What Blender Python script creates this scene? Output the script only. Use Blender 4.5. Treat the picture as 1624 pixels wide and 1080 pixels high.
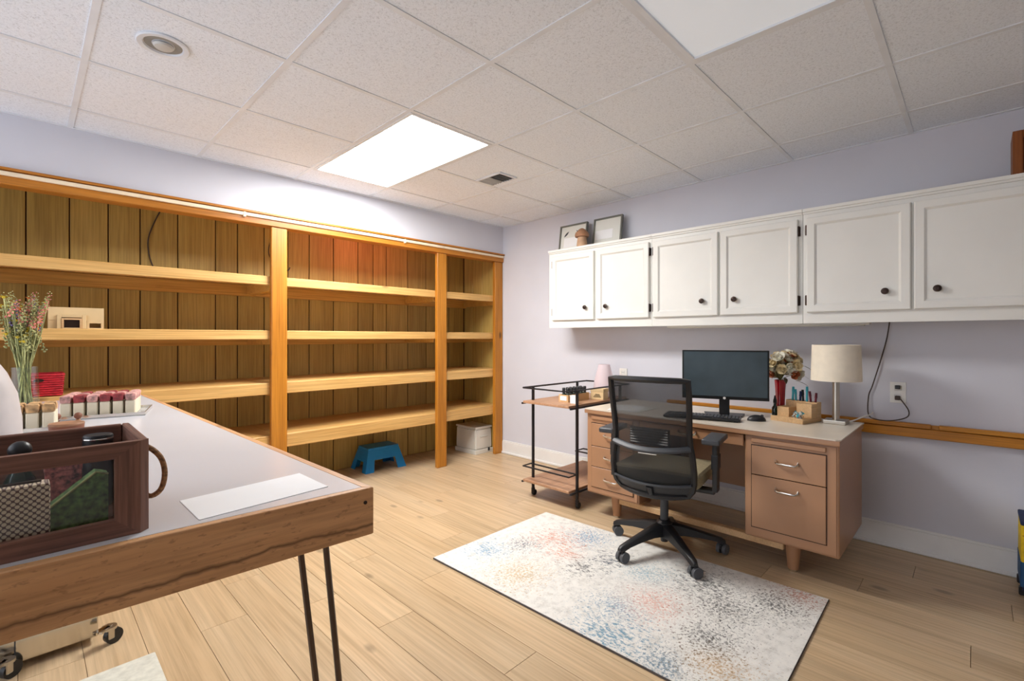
import bpy, bmesh, math, random
from mathutils import Vector, Matrix
random.seed(7)
for o in list(bpy.data.objects): bpy.data.objects.remove(o)
SC = bpy.context.scene; COL = SC.collection
R = math.radians

# ------------------------------------------------------------------ camera, world, exposure
CAM_H = 1.235
cd = bpy.data.cameras.new('camera'); cam = bpy.data.objects.new('camera', cd); COL.objects.link(cam)
cam.location = (0, 0, CAM_H); cam.rotation_euler = (R(90), 0, R(-45.61))
cd.sensor_width = 36; cd.lens = 755 / 1624 * 36; cd.shift_y = -5 / 1624; cd.clip_start = .02
SC.camera = cam
w = bpy.data.worlds.new('world'); SC.world = w; w.use_nodes = True
w.node_tree.nodes['Background'].inputs[0].default_value = (.86, .9, 1, 1)
w.node_tree.nodes['Background'].inputs[1].default_value = 1.75
SC.view_settings.view_transform = 'Standard'; SC.view_settings.look = 'None'
SC.view_settings.gamma = 1; SC.view_settings.use_curve_mapping = False
SC.view_settings.exposure = .5
PANEL_ON = 28.5       # emission of the lit ceiling troffer
PANEL_DIM = .22       # emission of the dim troffer lenses

XW, YW, H = 3.58, 3.64, 2.41      # cabinet wall, shelf wall, ceiling
YB = 4.28                         # back of the shelf recess
XL, YN = -1.8, -2.2               # walls behind the camera

# ------------------------------------------------------------------ materials
def lin(c):
    return tuple(((v/255)/12.92 if v/255 <= .04045 else ((v/255+.055)/1.055)**2.4) for v in c) + (1,)
class NT:
    def __init__(s, name):
        s.m = bpy.data.materials.new(name); s.m.use_nodes = True
        s.t = s.m.node_tree; s.b = s.t.nodes['Principled BSDF']; s.out = s.t.nodes['Material Output']
    def n(s, kind, **kw):
        nd = s.t.nodes.new(kind)
        for k, v in kw.items():
            if isinstance(k, str) and hasattr(nd, k): setattr(nd, k, v)
        return nd
    def l(s, a, b): s.t.links.new(a, b)
    def set(s, **kw):
        for k, v in kw.items(): s.b.inputs[k.replace('_', ' ')].default_value = v
    def coords(s, scale=(1, 1, 1), rnd=True):
        tc = s.n('ShaderNodeTexCoord'); mp = s.n('ShaderNodeMapping'); mp.inputs['Scale'].default_value = scale
        if rnd:
            oi = s.n('ShaderNodeObjectInfo'); mu = s.n('ShaderNodeMath', operation='MULTIPLY'); mu.inputs[1].default_value = 37
            s.l(oi.outputs['Random'], mu.inputs[0])
            ad = s.n('ShaderNodeVectorMath', operation='ADD'); s.l(tc.outputs['Object'], ad.inputs[0]); s.l(mu.outputs[0], ad.inputs[1])
            s.l(ad.outputs[0], mp.inputs[0])
        else: s.l(tc.outputs['Object'], mp.inputs[0])
        return mp.outputs[0]
    def noise(s, vec, scale=5, detail=4, rough=.5, dist=0):
        nz = s.n('ShaderNodeTexNoise'); s.l(vec, nz.inputs['Vector'])
        nz.inputs['Scale'].default_value = scale; nz.inputs['Detail'].default_value = detail
        nz.inputs['Roughness'].default_value = rough; nz.inputs['Distortion'].default_value = dist
        return nz.outputs['Fac']
    def ramp(s, fac, stops):
        r = s.n('ShaderNodeValToRGB'); s.l(fac, r.inputs[0]); e = r.color_ramp.elements
        while len(e) < len(stops): e.new(.5)
        for i, (p, c) in enumerate(stops): e[i].position = p; e[i].color = c if len(c) == 4 else lin(c)
        return r.outputs[0]
    def mix(s, fac, a, b, mode='MIX'):
        m = s.n('ShaderNodeMix', data_type='RGBA', blend_type=mode)
        for sock, v in ((m.inputs['Factor'], fac), (m.inputs['A'] if 0 else m.inputs[6], a), (m.inputs[7], b)):
            if hasattr(v, 'is_linked'): s.l(v, sock)
            elif isinstance(v, (int, float)): sock.default_value = v
            else: sock.default_value = v if len(v) == 4 else lin(v)
        return m.outputs[2]
    def bump(s, h, strength=.2, dist=.01):
        b = s.n('ShaderNodeBump'); b.inputs['Strength'].default_value = strength; b.inputs['Distance'].default_value = dist
        s.l(h, b.inputs['Height']); s.l(b.outputs[0], s.b.inputs['Normal'])
def plain(name, c, rough=.5, metal=0, var=.06, scale=6, spec=.5, coat=0):
    k = NT(name); v = k.coords(); f = k.noise(v, scale, 3)
    d = tuple(max(0, x*(1-var*2)) for x in c); u = tuple(min(255, x*(1+var*.5)) for x in c)
    k.l(k.ramp(f, [(.3, d), (.7, u)]), k.b.inputs['Base Color'])
    k.set(Roughness=rough, Metallic=metal, Specular_IOR_Level=spec, Coat_Weight=coat)
    return k.m
def wood(name, c1, c2, axis='x', rough=.5, across=9, along=.7, fine=.25, knots=0, vary=.0, spec=.4, coat=0):
    k = NT(name); i = 'xyz'.index(axis)
    s1 = [across]*3; s1[i] = along; s2 = [across*11]*3; s2[i] = along*3
    v1 = k.coords(s1); v2 = k.coords(s2)
    base = k.ramp(k.noise(v1, 1, 5, .6, .8), [(.28, c2), (.5, tuple((a+b)/2 for a, b in zip(c1, c2))), (.72, c1)])
    g = k.noise(v2, 1, 3, .6)
    out = k.mix(fine, base, k.ramp(g, [(.35, tuple(x*.62 for x in c2)), (.62, c1)]))
    if knots:
        s3 = [4.5]*3; s3[i] = 2.2; vo = k.n('ShaderNodeTexVoronoi'); k.l(k.coords(s3), vo.inputs['Vector']); vo.inputs['Scale'].default_value = 1
        m = k.ramp(vo.outputs['Distance'], [(.05, (1, 1, 1, 1)), (.11, (0, 0, 0, 1))])
        mm = k.n('ShaderNodeMath', operation='MULTIPLY'); k.l(m, mm.inputs[0]); mm.inputs[1].default_value = knots
        out = k.mix(mm.outputs[0], out, tuple(x*.45 for x in c2))
    if vary:
        oi = k.n('ShaderNodeObjectInfo')
        out = k.mix(1.0, out, k.ramp(oi.outputs['Random'], [(0, (1-vary, 1-vary, 1-vary*1.05, 1)), (1, (1, 1, 1, 1))]), 'MULTIPLY')
    k.l(out, k.b.inputs['Base Color']); k.set(Roughness=rough, Specular_IOR_Level=spec, Coat_Weight=coat, Coat_Roughness=.2)
    k.bump(g, .06, .003)
    return k.m
def emis(name, c, st, base=None):
    k = NT(name); k.l(k.ramp(k.noise(k.coords(), 3), [(0, c), (1, c)]), k.b.inputs['Emission Color']); k.set(Emission_Strength=st, Base_Color=base or (c if len(c) == 4 else lin(c))); return k.m
def clear(name, c, alpha, rough=.05):
    k = NT(name); k.l(k.ramp(k.noise(k.coords(), 4), [(.2, c), (.8, c)]), k.b.inputs['Base Color']); k.set(Roughness=rough, Alpha=alpha, Specular_IOR_Level=.5); return k.m

WALL = plain('lavender_paint', (216, 217, 226), .75, var=.012, scale=2)
def tile_mat():
    k = NT('fissured_ceiling_tile'); v = k.coords((1, 1, 1)); n1 = k.noise(v, 125, 3, .6, 1.0); n2 = k.noise(v, 2, 2)
    sp = k.ramp(n1, [(.36, (212, 218, 226)), (.46, (235, 241, 250)), (.7, (241, 247, 255))])
    k.l(k.mix(.15, sp, k.ramp(n2, [(.3, (234, 238, 244)), (.7, (243, 246, 252))])), k.b.inputs['Base Color'])
    k.set(Roughness=.95, Specular_IOR_Level=.1); k.bump(n1, .35, .004); return k.m
TILE = tile_mat()
TEE = plain('white_tee_metal', (230, 234, 240), .5, var=.02)
WHITE = plain('white_cabinet_paint', (236, 236, 231), .42, var=.012, scale=3)
TRIMW = plain('white_trim_paint', (240, 240, 238), .45, var=.012)
ORANGE = wood('orange_stained_pine', (208, 140, 50), (168, 102, 24), 'z', .38, 12, .8, .3, .8)
ORANGEX = wood('orange_stained_pine_header', (204, 134, 50), (164, 98, 26), 'x', .38, 12, .8, .3, .5)
PINE = wood('honey_pine', (230, 188, 122), (204, 154, 84), 'x', .45, 11, .8, .3, .7)
PINEY = wood('honey_pine_cleat', (232, 184, 100), (204, 150, 70), 'x', .5, 11, .8, .3, .3)
PANEL = wood('brown_wall_paneling', (214, 184, 106), (182, 150, 78), 'z', .5, 10, .8, .30, .0, .16)
GROOVE = plain('dark_groove', (70, 40, 18), .8)
PLANK = wood('light_oak_vinyl_plank', (226, 200, 164), (194, 163, 123), 'y', .34, 7, .55, .26, .5, .17, .45)
SUB = plain('dark_joint', (128, 98, 68), .9)
RAILW = wood('amber_wall_rail', (216, 148, 50), (176, 108, 26), 'y', .4, 14, .9, .3, .3)
WALNUT = wood('walnut_box_wood', (150, 106, 88), (98, 66, 54), 'x', .5, 18, 2, .4)
WALNUTZ = wood('walnut_box_wood_upright', (152, 108, 90), (102, 70, 56), 'z', .5, 18, 2, .4)
WALNUTY = wood('walnut_box_wood_side', (150, 106, 88), (98, 66, 54), 'y', .5, 18, 2, .4)
def apron_mat():
    m = wood('table_edge_board', (232, 180, 128), (196, 142, 92), 'x', .5, 9, .9, .25, .35)
    k = NT.__new__(NT); k.m = m; k.t = m.node_tree; k.b = k.t.nodes['Principled BSDF']
    old = k.b.inputs['Base Color'].links[0].from_socket
    tc = k.n('ShaderNodeTexCoord'); sx = k.n('ShaderNodeSeparateXYZ'); k.l(tc.outputs['Object'], sx.inputs[0])
    def math_(op, a, b):
        n = k.n('ShaderNodeMath', operation=op)
        for q, v in zip(n.inputs, (a, b)):
            if hasattr(v, 'is_linked'): k.l(v, q)
            else: q.default_value = v
        return n.outputs[0]
    cx = k.n('ShaderNodeCombineXYZ'); k.l(sx.outputs[0], cx.inputs[0]); nz = k.noise(cx.outputs[0], 5, 4, .6)
    d = math_('ABSOLUTE', math_('SUBTRACT', sx.outputs[2], math_('ADD', math_('MULTIPLY', nz, .05), .796)), 0)
    wd = k.noise(cx.outputs[0], 9, 2)
    mr = k.n('ShaderNodeMapRange'); k.l(d, mr.inputs[0]); mr.inputs[1].default_value = 0; k.l(math_('MULTIPLY', wd, .011), mr.inputs[2]); mr.inputs[3].default_value = .8; mr.inputs[4].default_value = 0
    k.l(k.mix(mr.outputs[0], old, (88, 54, 32)), k.b.inputs['Base Color'])
    fl = k.noise(k.coords((14, 14, 40)), 3, 3, .6); k2 = k.ramp(fl, [(.60, (0, 0, 0, 1)), (.66, (.35, .35, .35, 1))])
    k.l(k.mix(k2, k.b.inputs['Base Color'].links[0].from_socket, (120, 78, 46)), k.b.inputs['Base Color'])
    return m
APRON = apron_mat()
APRONY = wood('table_edge_board_side', (232, 180, 128), (196, 142, 92), 'y', .5, 9, .9, .25, .35)
TOPW = plain('pale_grey_laminate', (216, 216, 220), .22, var=.01, scale=2, spec=.5)
PAPER = plain('white_paper', (246, 246, 246), .7, var=.008)
TAN = plain('tan_enamel', (174, 130, 96), .34, var=.03, scale=3, spec=.5)
DESKTOP = plain('cream_desk_laminate', (226, 215, 198), .3, var=.02, scale=4)
CHROME = plain('polished_chrome', (225, 222, 216), .18, 1, var=.02)
NICKEL = plain('brushed_nickel', (196, 190, 178), .32, 1, var=.03)
STEEL = plain('stainless_sheet', (205, 200, 190), .14, 1, var=.02)
BLACK = plain('black_plastic', (30, 31, 34), .42, var=.05)
BLACKM = plain('black_powdercoat_metal', (34, 33, 38), .4, .3, var=.05)
DGREY = plain('charcoal_plastic', (60, 63, 68), .45, var=.05)
RUBBER = plain('grey_caster_rubber', (84, 86, 90), .6, var=.05)
BRONZE = plain('dark_bronze', (62, 48, 42), .35, .7, var=.06)
GUN = plain('raw_steel_rod', (98, 82, 70), .4, .7, var=.06)
KHAKI = plain('khaki_seat_fabric', (150, 138, 108), .9, var=.06, scale=60)
BLUE = plain('blue_plastic', (14, 130, 196), .38, var=.03)
BINW = plain('white_bin_plastic', (232, 230, 222), .45, var=.02)
RED = plain('red_woven_plastic', (206, 38, 52), .5, var=.1, scale=40)
CARTW = wood('cart_shelf_wood', (196, 152, 118), (158, 116, 84), 'x', .5, 12, 1, .3)
BIRCH = wood('pale_birch', (226, 190, 144), (204, 164, 116), 'x', .55, 12, 1.2, .2)
KRAFT = plain('kraft_cardboard', (224, 196, 148), .75, var=.04)
CREAM = plain('cream_paper_band', (240, 230, 204), .7, var=.03)
SOAPR = plain('deep_red_soap', (166, 66, 70), .6, var=.25, scale=50)
SOAPP = plain('pink_soap', (230, 174, 166), .6, var=.2, scale=50)
SOAPT = plain('tan_soap', (216, 174, 122), .6, var=.15, scale=50)
ROPE = plain('jute_rope', (168, 122, 80), .85, var=.2, scale=160)
SHADE = plain('linen_lamp_shade', (244, 234, 214), .8, var=.012, scale=30)
SCREEN = plain('dark_monitor_screen', (76, 90, 98), .25, var=.12, scale=3, spec=.5)
SCREENB = plain('monitor_bezel', (16, 17, 19), .35)
REDG = plain('ruby_glazed_vase', (170, 18, 34), .12, var=.05, coat=.6)
GREENG = plain('dark_green_glass', (16, 50, 42), .12, var=.1, coat=.5)
PINKG = clear('pale_pink_glass', (248, 232, 236), .5, .08)
def real_glass():
    k = NT('clear_glass'); tr = k.n('ShaderNodeBsdfTransparent'); gl = k.n('ShaderNodeBsdfGlossy'); gl.inputs['Roughness'].default_value = .03
    lw = k.n('ShaderNodeLayerWeight'); lw.inputs['Blend'].default_value = .5; mx = k.n('ShaderNodeMixShader')
    k.l(k.ramp(k.noise(k.coords(), 3), [(.2, (.93, .95, .94, 1)), (.8, (.96, .97, .96, 1))]), tr.inputs['Color'])
    k.l(k.ramp(lw.outputs['Facing'], [(.0, (.03, .03, .03, 1)), (.6, (.06, .06, .06, 1)), (1, (.55, .55, .55, 1))]), mx.inputs[0]); k.l(tr.outputs[0], mx.inputs[1]); k.l(gl.outputs[0], mx.inputs[2]); k.l(mx.outputs[0], k.out.inputs['Surface']); return k.m
GLASS = real_glass()
STEM = plain('dried_green_stem', (182, 182, 122), .85, var=.2, scale=30)
STEM2 = plain('dried_olive_stem', (142, 146, 94), .85, var=.2, scale=30)
YEL = plain('yellow_petals', (232, 204, 58), .8, var=.1, scale=30)
ORA = plain('orange_petals', (232, 128, 62), .8, var=.15, scale=30)
PNK = plain('coral_pink_petals', (224, 140, 124), .8, var=.15, scale=30)
PUR = plain('violet_petals', (136, 120, 164), .8, var=.15, scale=30)
IVORY = plain('ivory_petals', (253, 245, 228), .7, var=.08, scale=30)
BEIGEP = plain('beige_petals', (236, 216, 170), .7, var=.1, scale=30)
RUST = plain('rust_petals', (176, 92, 48), .75, var=.15, scale=30)
LEAF = plain('olive_brown_leaf', (74, 62, 40), .7, var=.1, scale=30)
PLASTIC = plain('white_plastic', (242, 240, 234), .4, var=.01)
CORD = plain('brown_cord', (70, 56, 48), .6)
CORDW = plain('white_cord', (236, 232, 224), .5)
GREYF = plain('grey_picture_frame', (112, 112, 104), .5, var=.04)
MATB = plain('off_white_picture_mat', (228, 228, 220), .7, var=.01)
NAVY = plain('navy_fabric', (26, 44, 84), .7, var=.1, scale=30)
YELP = plain('yellow_fabric', (232, 196, 30), .7, var=.05, scale=30)
TEAL = plain('teal_plastic', (60, 172, 188), .45, var=.04)
MAROON = plain('maroon_plastic', (104, 22, 40), .5)
MUSH = plain('turned_beech', (212, 172, 136), .6, var=.06, scale=14)
MUSHC = plain('turned_beech_dark', (176, 128, 94), .6, var=.1, scale=18)
PALEM = plain('pale_rubber_mat', (214, 212, 198), .85, var=.04, scale=40)
CREAMR = plain('cream_metal_track', (244, 226, 196), .35, var=.02)
BROWNP = plain('brown_clay_dish', (140, 84, 58), .55, var=.06)
GREENF = plain('green_snakeskin_print', (112, 148, 84), .6, var=.3, scale=110)
LENS_ON = emis('lit_troffer_lens', (1, .985, .96, 1), PANEL_ON)
LENS_DIM = emis('dim_troffer_lens', (.95, .97, 1, 1), PANEL_DIM, (.55, .56, .58, 1))
LEDRED = emis('red_led', (1, .16, .17, 1), 40)
def meshcloth():
    k = NT('black_chair_mesh'); k.l(k.ramp(k.noise(k.coords(), 300), [(.3, (30, 33, 36)), (.7, (52, 56, 60))]), k.b.inputs['Base Color'])
    k.set(Roughness=.7, Alpha=.62); return k.m
MESH = meshcloth()
def weave():
    k = NT('beige_hexagon_print'); v = k.coords((1, 1, 1), False)
    vo = k.n('ShaderNodeTexVoronoi'); vo.inputs['Scale'].default_value = 150; vo.inputs['Randomness'].default_value = .0; vo.voronoi_dimensions = '2D'
    sx = k.n('ShaderNodeSeparateXYZ'); cb_ = k.n('ShaderNodeCombineXYZ'); k.l(v, sx.inputs[0]); k.l(sx.outputs[0], cb_.inputs[0]); k.l(sx.outputs[2], cb_.inputs[1]); ro = k.n('ShaderNodeMapping'); ro.inputs['Rotation'].default_value = (0, 0, R(45)); k.l(cb_.outputs[0], ro.inputs[0]); k.l(ro.outputs[0], vo.inputs['Vector'])
    k.l(k.ramp(vo.outputs['Distance'], [(.36, (232, 210, 182)), (.48, (96, 66, 58))]), k.b.inputs['Base Color']); k.set(Roughness=.7); return k.m
WEAVE = weave()
def rug_mat():
    k = NT('distressed_abstract_rug'); v = k.coords((1, 1, 1), False)
    out = k.ramp(k.noise(v, 26, 5, .7), [(.32, (206, 203, 196)), (.5, (228, 226, 220)), (.7, (236, 233, 226))])
    fine = k.noise(v, 84, 6, .75)
    streak = k.noise(k.coords((95, 46, 46), False), 1, 5, .72)
    # colour, centre in the rug's frame, radius, strength
    P = [((64, 132, 164), (.10, .60), .26, .585), ((52, 110, 140), (.08, .36), .20, .59), ((86, 142, 180), (.82, 1.22), .22, .59), ((110, 156, 186), (.28, 1.55), .22, .58), ((84, 140, 172), (.30, .70), .24, .57),
         ((120, 168, 186), (.66, .74), .26, .565), ((210, 140, 116), (.66, 1.34), .28, .575), ((222, 164, 146), (.44, .58), .28, .575), ((200, 128, 98), (.98, .12), .2, .585), ((214, 150, 126), (.56, 1.18), .18, .57),
         ((200, 170, 118), (.20, 1.22), .28, .58), ((194, 156, 104), (.22, .22), .24, .58), ((46, 46, 50), (.78, .50), .22, .59), ((50, 50, 54), (.62, .34), .26, .58),
         ((60, 62, 66), (.36, .30), .22, .58), ((58, 60, 64), (.48, 1.02), .16, .58), ((44, 44, 48), (.82, .18), .22, .585), ((86, 96, 112), (.48, 1.44), .2, .57), ((70, 80, 96), (.66, .98), .2, .57)]
    for j, (c, (px, py), rad, st) in enumerate(P):
        d = k.n('ShaderNodeVectorMath', operation='DISTANCE'); k.l(v, d.inputs[0]); d.inputs[1].default_value = (px, py, .01)
        fall = k.n('ShaderNodeMapRange'); k.l(d.outputs['Value'], fall.inputs[0]); fall.inputs[1].default_value = 0; fall.inputs[2].default_value = rad*1.35; fall.inputs[3].default_value = .085; fall.inputs[4].default_value = -.14
        a = k.n('ShaderNodeMath', operation='ADD'); k.l(fall.outputs[0], a.inputs[0]); k.l(fine if j % 3 else streak, a.inputs[1])
        mk = k.n('ShaderNodeMapRange'); k.l(a.outputs[0], mk.inputs[0]); mk.inputs[1].default_value = 1.10-st; mk.inputs[2].default_value = 1.20-st; mk.inputs[3].default_value = 0; mk.inputs[4].default_value = .78
        out = k.mix(mk.outputs[0], out, c)
    k.l(out, k.b.inputs['Base Color']); k.set(Roughness=.95, Specular_IOR_Level=.1); k.bump(k.noise(v, 220, 2), .3, .003); return k.m
RUGM = rug_mat()

# ------------------------------------------------------------------ helpers
def obj(name, bm, mat, parent=None, smooth=False, loc=None):
    me = bpy.data.meshes.new(name); bmesh.ops.recalc_face_normals(bm, faces=bm.faces); bm.to_mesh(me); bm.free()
    if smooth:
        for p in me.polygons: p.use_smooth = True
        try: me.set_sharp_from_angle(angle=R(38))
        except Exception: pass
    me.materials.append(mat); return link(name, me, parent, loc)
def link(name, me, parent=None, loc=None, rot=None):
    o = bpy.data.objects.new(name, me); COL.objects.link(o)
    if parent: o.parent = parent
    if loc: o.location = loc
    if rot: o.rotation_euler = rot
    return o
def tag(o, label=None, cat=None, group=None, kind=None):
    for k, v in (('label', label), ('category', cat), ('group', group), ('kind', kind)):
        if v: o[k] = v
    return o
def thing(name, label, cat, loc=(0, 0, 0), rz=0, group=None):
    o = bpy.data.objects.new(name, None); COL.objects.link(o); o.empty_display_size = .05
    o.location = loc; o.rotation_euler = (0, 0, R(rz)); return tag(o, label, cat, group)
def dup(o, loc, rz=None, parent=None, label=None):
    c = o.copy(); COL.objects.link(c); c.parent = parent
    if loc is not None: c.location = loc
    if rz is not None: c.rotation_euler = (0, 0, R(rz))
    if label: c['label'] = label
    for ch in o.children: dup(ch, None, None, c)
    return c
def B(lo, hi, bev=0, seg=1, bm=None, off=(0, 0, 0), mtx=None):
    b2 = bmesh.new()
    lo = [a-c for a, c in zip(lo, off)]; hi = [a-c for a, c in zip(hi, off)]
    bmesh.ops.create_cube(b2, size=1)
    for v in b2.verts: v.co = Vector([(l+h)/2 + c*(h-l) for l, h, c in zip(lo, hi, v.co)])
    if bev: bmesh.ops.bevel(b2, geom=list(b2.edges), offset=bev, segments=seg, affect='EDGES', profile=.7)
    if mtx: b2.transform(mtx)
    return join(bm, b2)
def join(bm, b2):
    if bm is None: return b2
    me = bpy.data.meshes.new('t'); b2.to_mesh(me); b2.free(); bm.from_mesh(me); bpy.data.meshes.remove(me); return bm
def cyl(p, q, r1, r2=None, seg=16, bm=None, cap=True):
    p, q = Vector(p), Vector(q); d = q-p; b2 = bmesh.new()
    bmesh.ops.create_cone(b2, cap_ends=cap, segments=seg, radius1=r1, radius2=r1 if r2 is None else r2, depth=d.length)
    b2.transform(Matrix.Translation((p+q)/2) @ d.to_track_quat('Z', 'Y').to_matrix().to_4x4()); return join(bm, b2)
def lathe(prof, seg=24, c=(0, 0, 0), bm=None):
    b2 = bmesh.new(); rings = []
    for r, z in prof:
        rings.append([b2.verts.new((c[0]+r*math.cos(2*math.pi*i/seg), c[1]+r*math.sin(2*math.pi*i/seg), c[2]+z)) for i in range(seg)] if r > 1e-6 else [b2.verts.new((c[0], c[1], c[2]+z))])
    for a, b in zip(rings, rings[1:]):
        for i in range(seg):
            j = (i+1) % seg
            if len(a) == 1 and len(b) == 1: continue
            if len(a) == 1: b2.faces.new((a[0], b[i], b[j]))
            elif len(b) == 1: b2.faces.new((a[i], a[j], b[0]))
            else: b2.faces.new((a[i], a[j], b[j], b[i]))
    for rg in (rings[0], rings[-1]):
        if len(rg) > 2:
            try: b2.faces.new(rg)
            except Exception: pass
    return join(bm, b2)
def tube(pts, r, seg=8, bm=None, closed=False, flat=1.0):
    pts = [Vector(p) for p in pts]; n = len(pts); b2 = bmesh.new(); rings = []; up = None
    for i, p in enumerate(pts):
        a = pts[(i-1) % n] if (closed or i) else p; b = pts[(i+1) % n] if (closed or i < n-1) else p
        t = (b-a).normalized()
        if up is None: up = t.orthogonal().normalized()
        up = (up - t*up.dot(t)).normalized(); s = t.cross(up)
        rr = r[i] if isinstance(r, (list, tuple)) else r
        rings.append([b2.verts.new(p + up*rr*math.cos(2*math.pi*j/seg) + s*rr*flat*math.sin(2*math.pi*j/seg)) for j in range(seg)])
    m = n if closed else n-1
    for i in range(m):
        a, b = rings[i], rings[(i+1) % n]
        for j in range(seg): b2.faces.new((a[j], a[(j+1) % seg], b[(j+1) % seg], b[j]))
    if not closed: b2.faces.new(rings[0]); b2.faces.new(rings[-1])
    return join(bm, b2)
def smoothpts(pts, n=6):
    P = [Vector(p) for p in pts]; out = []
    for i in range(len(P)-1):
        p0, p1, p2, p3 = P[max(i-1, 0)], P[i], P[i+1], P[min(i+2, len(P)-1)]
        for j in range(n):
            t = j/n; out.append(.5*((2*p1)+(p2-p0)*t+(2*p0-5*p1+4*p2-p3)*t*t+(3*p1-p0-3*p2+p3)*t**3))
    return out+[P[-1]]
def prism(poly, z0, z1, bm=None, bev=0):
    b2 = bmesh.new(); a = [b2.verts.new((x, y, z0)) for x, y in poly]; b = [b2.verts.new((x, y, z1)) for x, y in poly]
    b2.faces.new(a); b2.faces.new(b)
    for i in range(len(poly)): j = (i+1) % len(poly); b2.faces.new((a[i], a[j], b[j], b[i]))
    if bev: bmesh.ops.bevel(b2, geom=list(b2.edges), offset=bev, segments=1, affect='EDGES')
    return join(bm, b2)
def grid(rows, bm=None, thick=0):
    b2 = bmesh.new(); V = [[b2.verts.new(p) for p in r] for r in rows]
    for a, b in zip(V, V[1:]):
        for i in range(len(a)-1): b2.faces.new((a[i], a[i+1], b[i+1], b[i]))
    if thick:
        bmesh.ops.recalc_face_normals(b2, faces=b2.faces); bmesh.ops.solidify(b2, geom=list(b2.faces), thickness=thick)
    return join(bm, b2)
def struct(name, bm, mat): return tag(obj(name, bm, mat), kind='structure')

# ------------------------------------------------------------------ the room
floor = struct('floor', B((XL, YN, -.06), (XW, YB, -.006)), SUB)
PW, PL = .178, 1.22; cache = {}
i = 0; x = XL
while x < XW-.01:
    x1 = min(x+PW, XW); y = YN - [0.0, .47, .86, .22, .66, 1.04, .35][i % 7]
    while y < YB-.01:
        a, b = max(y, YN), min(y+PL, YB)
        if b-a > .003:
            key = (round(x1-x, 4), round(b-a, 4))
            if key not in cache:
                bm = B((.0008, .0008, -.006), (key[0]-.0008, key[1]-.0008, 0), .0008); me = bpy.data.meshes.new('plank'); bm.to_mesh(me); bm.free(); me.materials.append(PLANK); cache[key] = me
            link('plank', cache[key], floor, (x, a, 0))
        y += PL
    x = x1; i += 1
struct('wall_left', B((XL, YW, 2.12), (XW, YW+.1, H+.1)), WALL)
struct('wall_right', B((XW, YN-.1, -.06), (XW+.1, YB+.1, H+.1)), WALL)
struct('wall_rear', B((XL-.1, YN-.1, -.06), (XW, YN, H+.1)), WALL)
struct('wall_side', B((XL-.1, YN, -.06), (XL, .6, H+.1)), WALL)   # stops short: unseen gap added so world light fills the room
struct('wall_recess', B((XL, YB, -.06), (XW, YB+.1, H)), WALL)
bb = struct('baseboard_right', B((XW-.014, YN, 0), (XW, YW+.0, .125), .003), TRIMW)
obj('baseboard_cap', B((XW-.010, YN, .125), (XW, YW, .138), .003), TRIMW, bb)
obj('shoe_moulding', B((XW-.026, YN, 0), (XW-.014, YW, .022), .004), TRIMW, bb)
struct('baseboard_rear', B((XL, YN, 0), (XW-.03, YN+.014, .138), .003), TRIMW)
struct('baseboard_side', B((XL, YN+.02, 0), (XL+.014, .6, .138), .003), TRIMW)

# suspended ceiling: tiles laid on a grid of tees
ceil = struct('ceiling', B((XL, YN, H+.05), (XW, YW, H+.1)), TILE)
GX = [.784+.6096*k for k in range(-5, 6)]; GX = [XL]+[g for g in GX if XL+.02 < g < XW-.02]+[XW]
GY = [.275+.6096*k for k in range(-5, 7)]; GY = [YN]+[g for g in GY if YN+.02 < g < YW-.02]+[YW]
lit = [(1.394, 2.104), (1.394, -.334)]
def troffer(cx0, cy0):
    return any(abs(cx0-a) < .02 and (abs(cy0-b) < .02 or abs(cy0-b-.6096) < .02) for a, b in TROF)
TROF = [(1.394, 2.104), (1.394, -.334), (-.435, -.334)]
tcache = {}
for a, b in zip(GX, GX[1:]):
    for c, d in zip(GY, GY[1:]):
        if troffer(a, c): continue
        key = (round(b-a, 3), round(d-c, 3))
        if key not in tcache:
            bm = B((.002, .002, 0), (key[0]-.002, key[1]-.002, .014)); me = bpy.data.meshes.new('ceiling_tile'); bm.to_mesh(me); bm.free(); me.materials.append(TILE); tcache[key] = me
        link('ceiling_tile', tcache[key], ceil, (a, c, H+.004))
for g in GX[1:-1]:
    segs = [(YN, YW)]
    obj('main_tee', B((g-.012, YN, H), (g+.012, YW, H+.004)), TEE, ceil)
for g in GY[1:-1]:
    for a, b in zip(GX, GX[1:]):
        if any(abs(a-t[0]) < .02 and abs(g-t[1]-.6096) < .02 for t in TROF): continue
        obj('cross_tee', B((a+.012, g-.012, H), (b-.012, g+.012, H+.0038)), TEE, ceil)
for nm, lo, hi in (('wall_angle', (XL, YW-.02, H-.001), (XW-.02, YW, H+.004)), ('wall_angle', (XW-.02, YN, H-.001), (XW, YW, H+.004))):
    obj(nm, B(lo, hi), TEE, ceil)
def make_troffer(x, y, mat, label):
    t = thing('ceiling_troffer', label, 'ceiling light', (x+.305, y+.61, H), 0, 'flush troffers in the ceiling grid')
    x0, x1, y0, y1 = -.293, .293, -.598, .598
    fr = None
    for lo, hi in (((x0, y0, -.003), (x0+.02, y1, .03)), ((x1-.02, y0, -.003), (x1, y1, .03)), ((x0+.02, y0, -.003), (x1-.02, y0+.02, .03)), ((x0+.02, y1-.02, -.003), (x1-.02, y1, .03))): fr = B(lo, hi, 0, 1, fr)
    obj('door_frame', fr, TEE, t); obj('lens', B((x0+.02, y0+.02, .006), (x1-.02, y1-.02, .010)), mat, t)
    obj('housing', B((x0, y0, .031), (x1, y1, .045)), TEE, t)
make_troffer(1.394, 2.104, LENS_ON, 'brightly lit white troffer in the ceiling beside the air vent')
make_troffer(1.394, -.334, LENS_DIM, 'dim white troffer in the ceiling, its lens grey instead of glowing')
make_troffer(-.435, -.334, LENS_DIM, 'dim white troffer in the ceiling over the near end of the work table')
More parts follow.
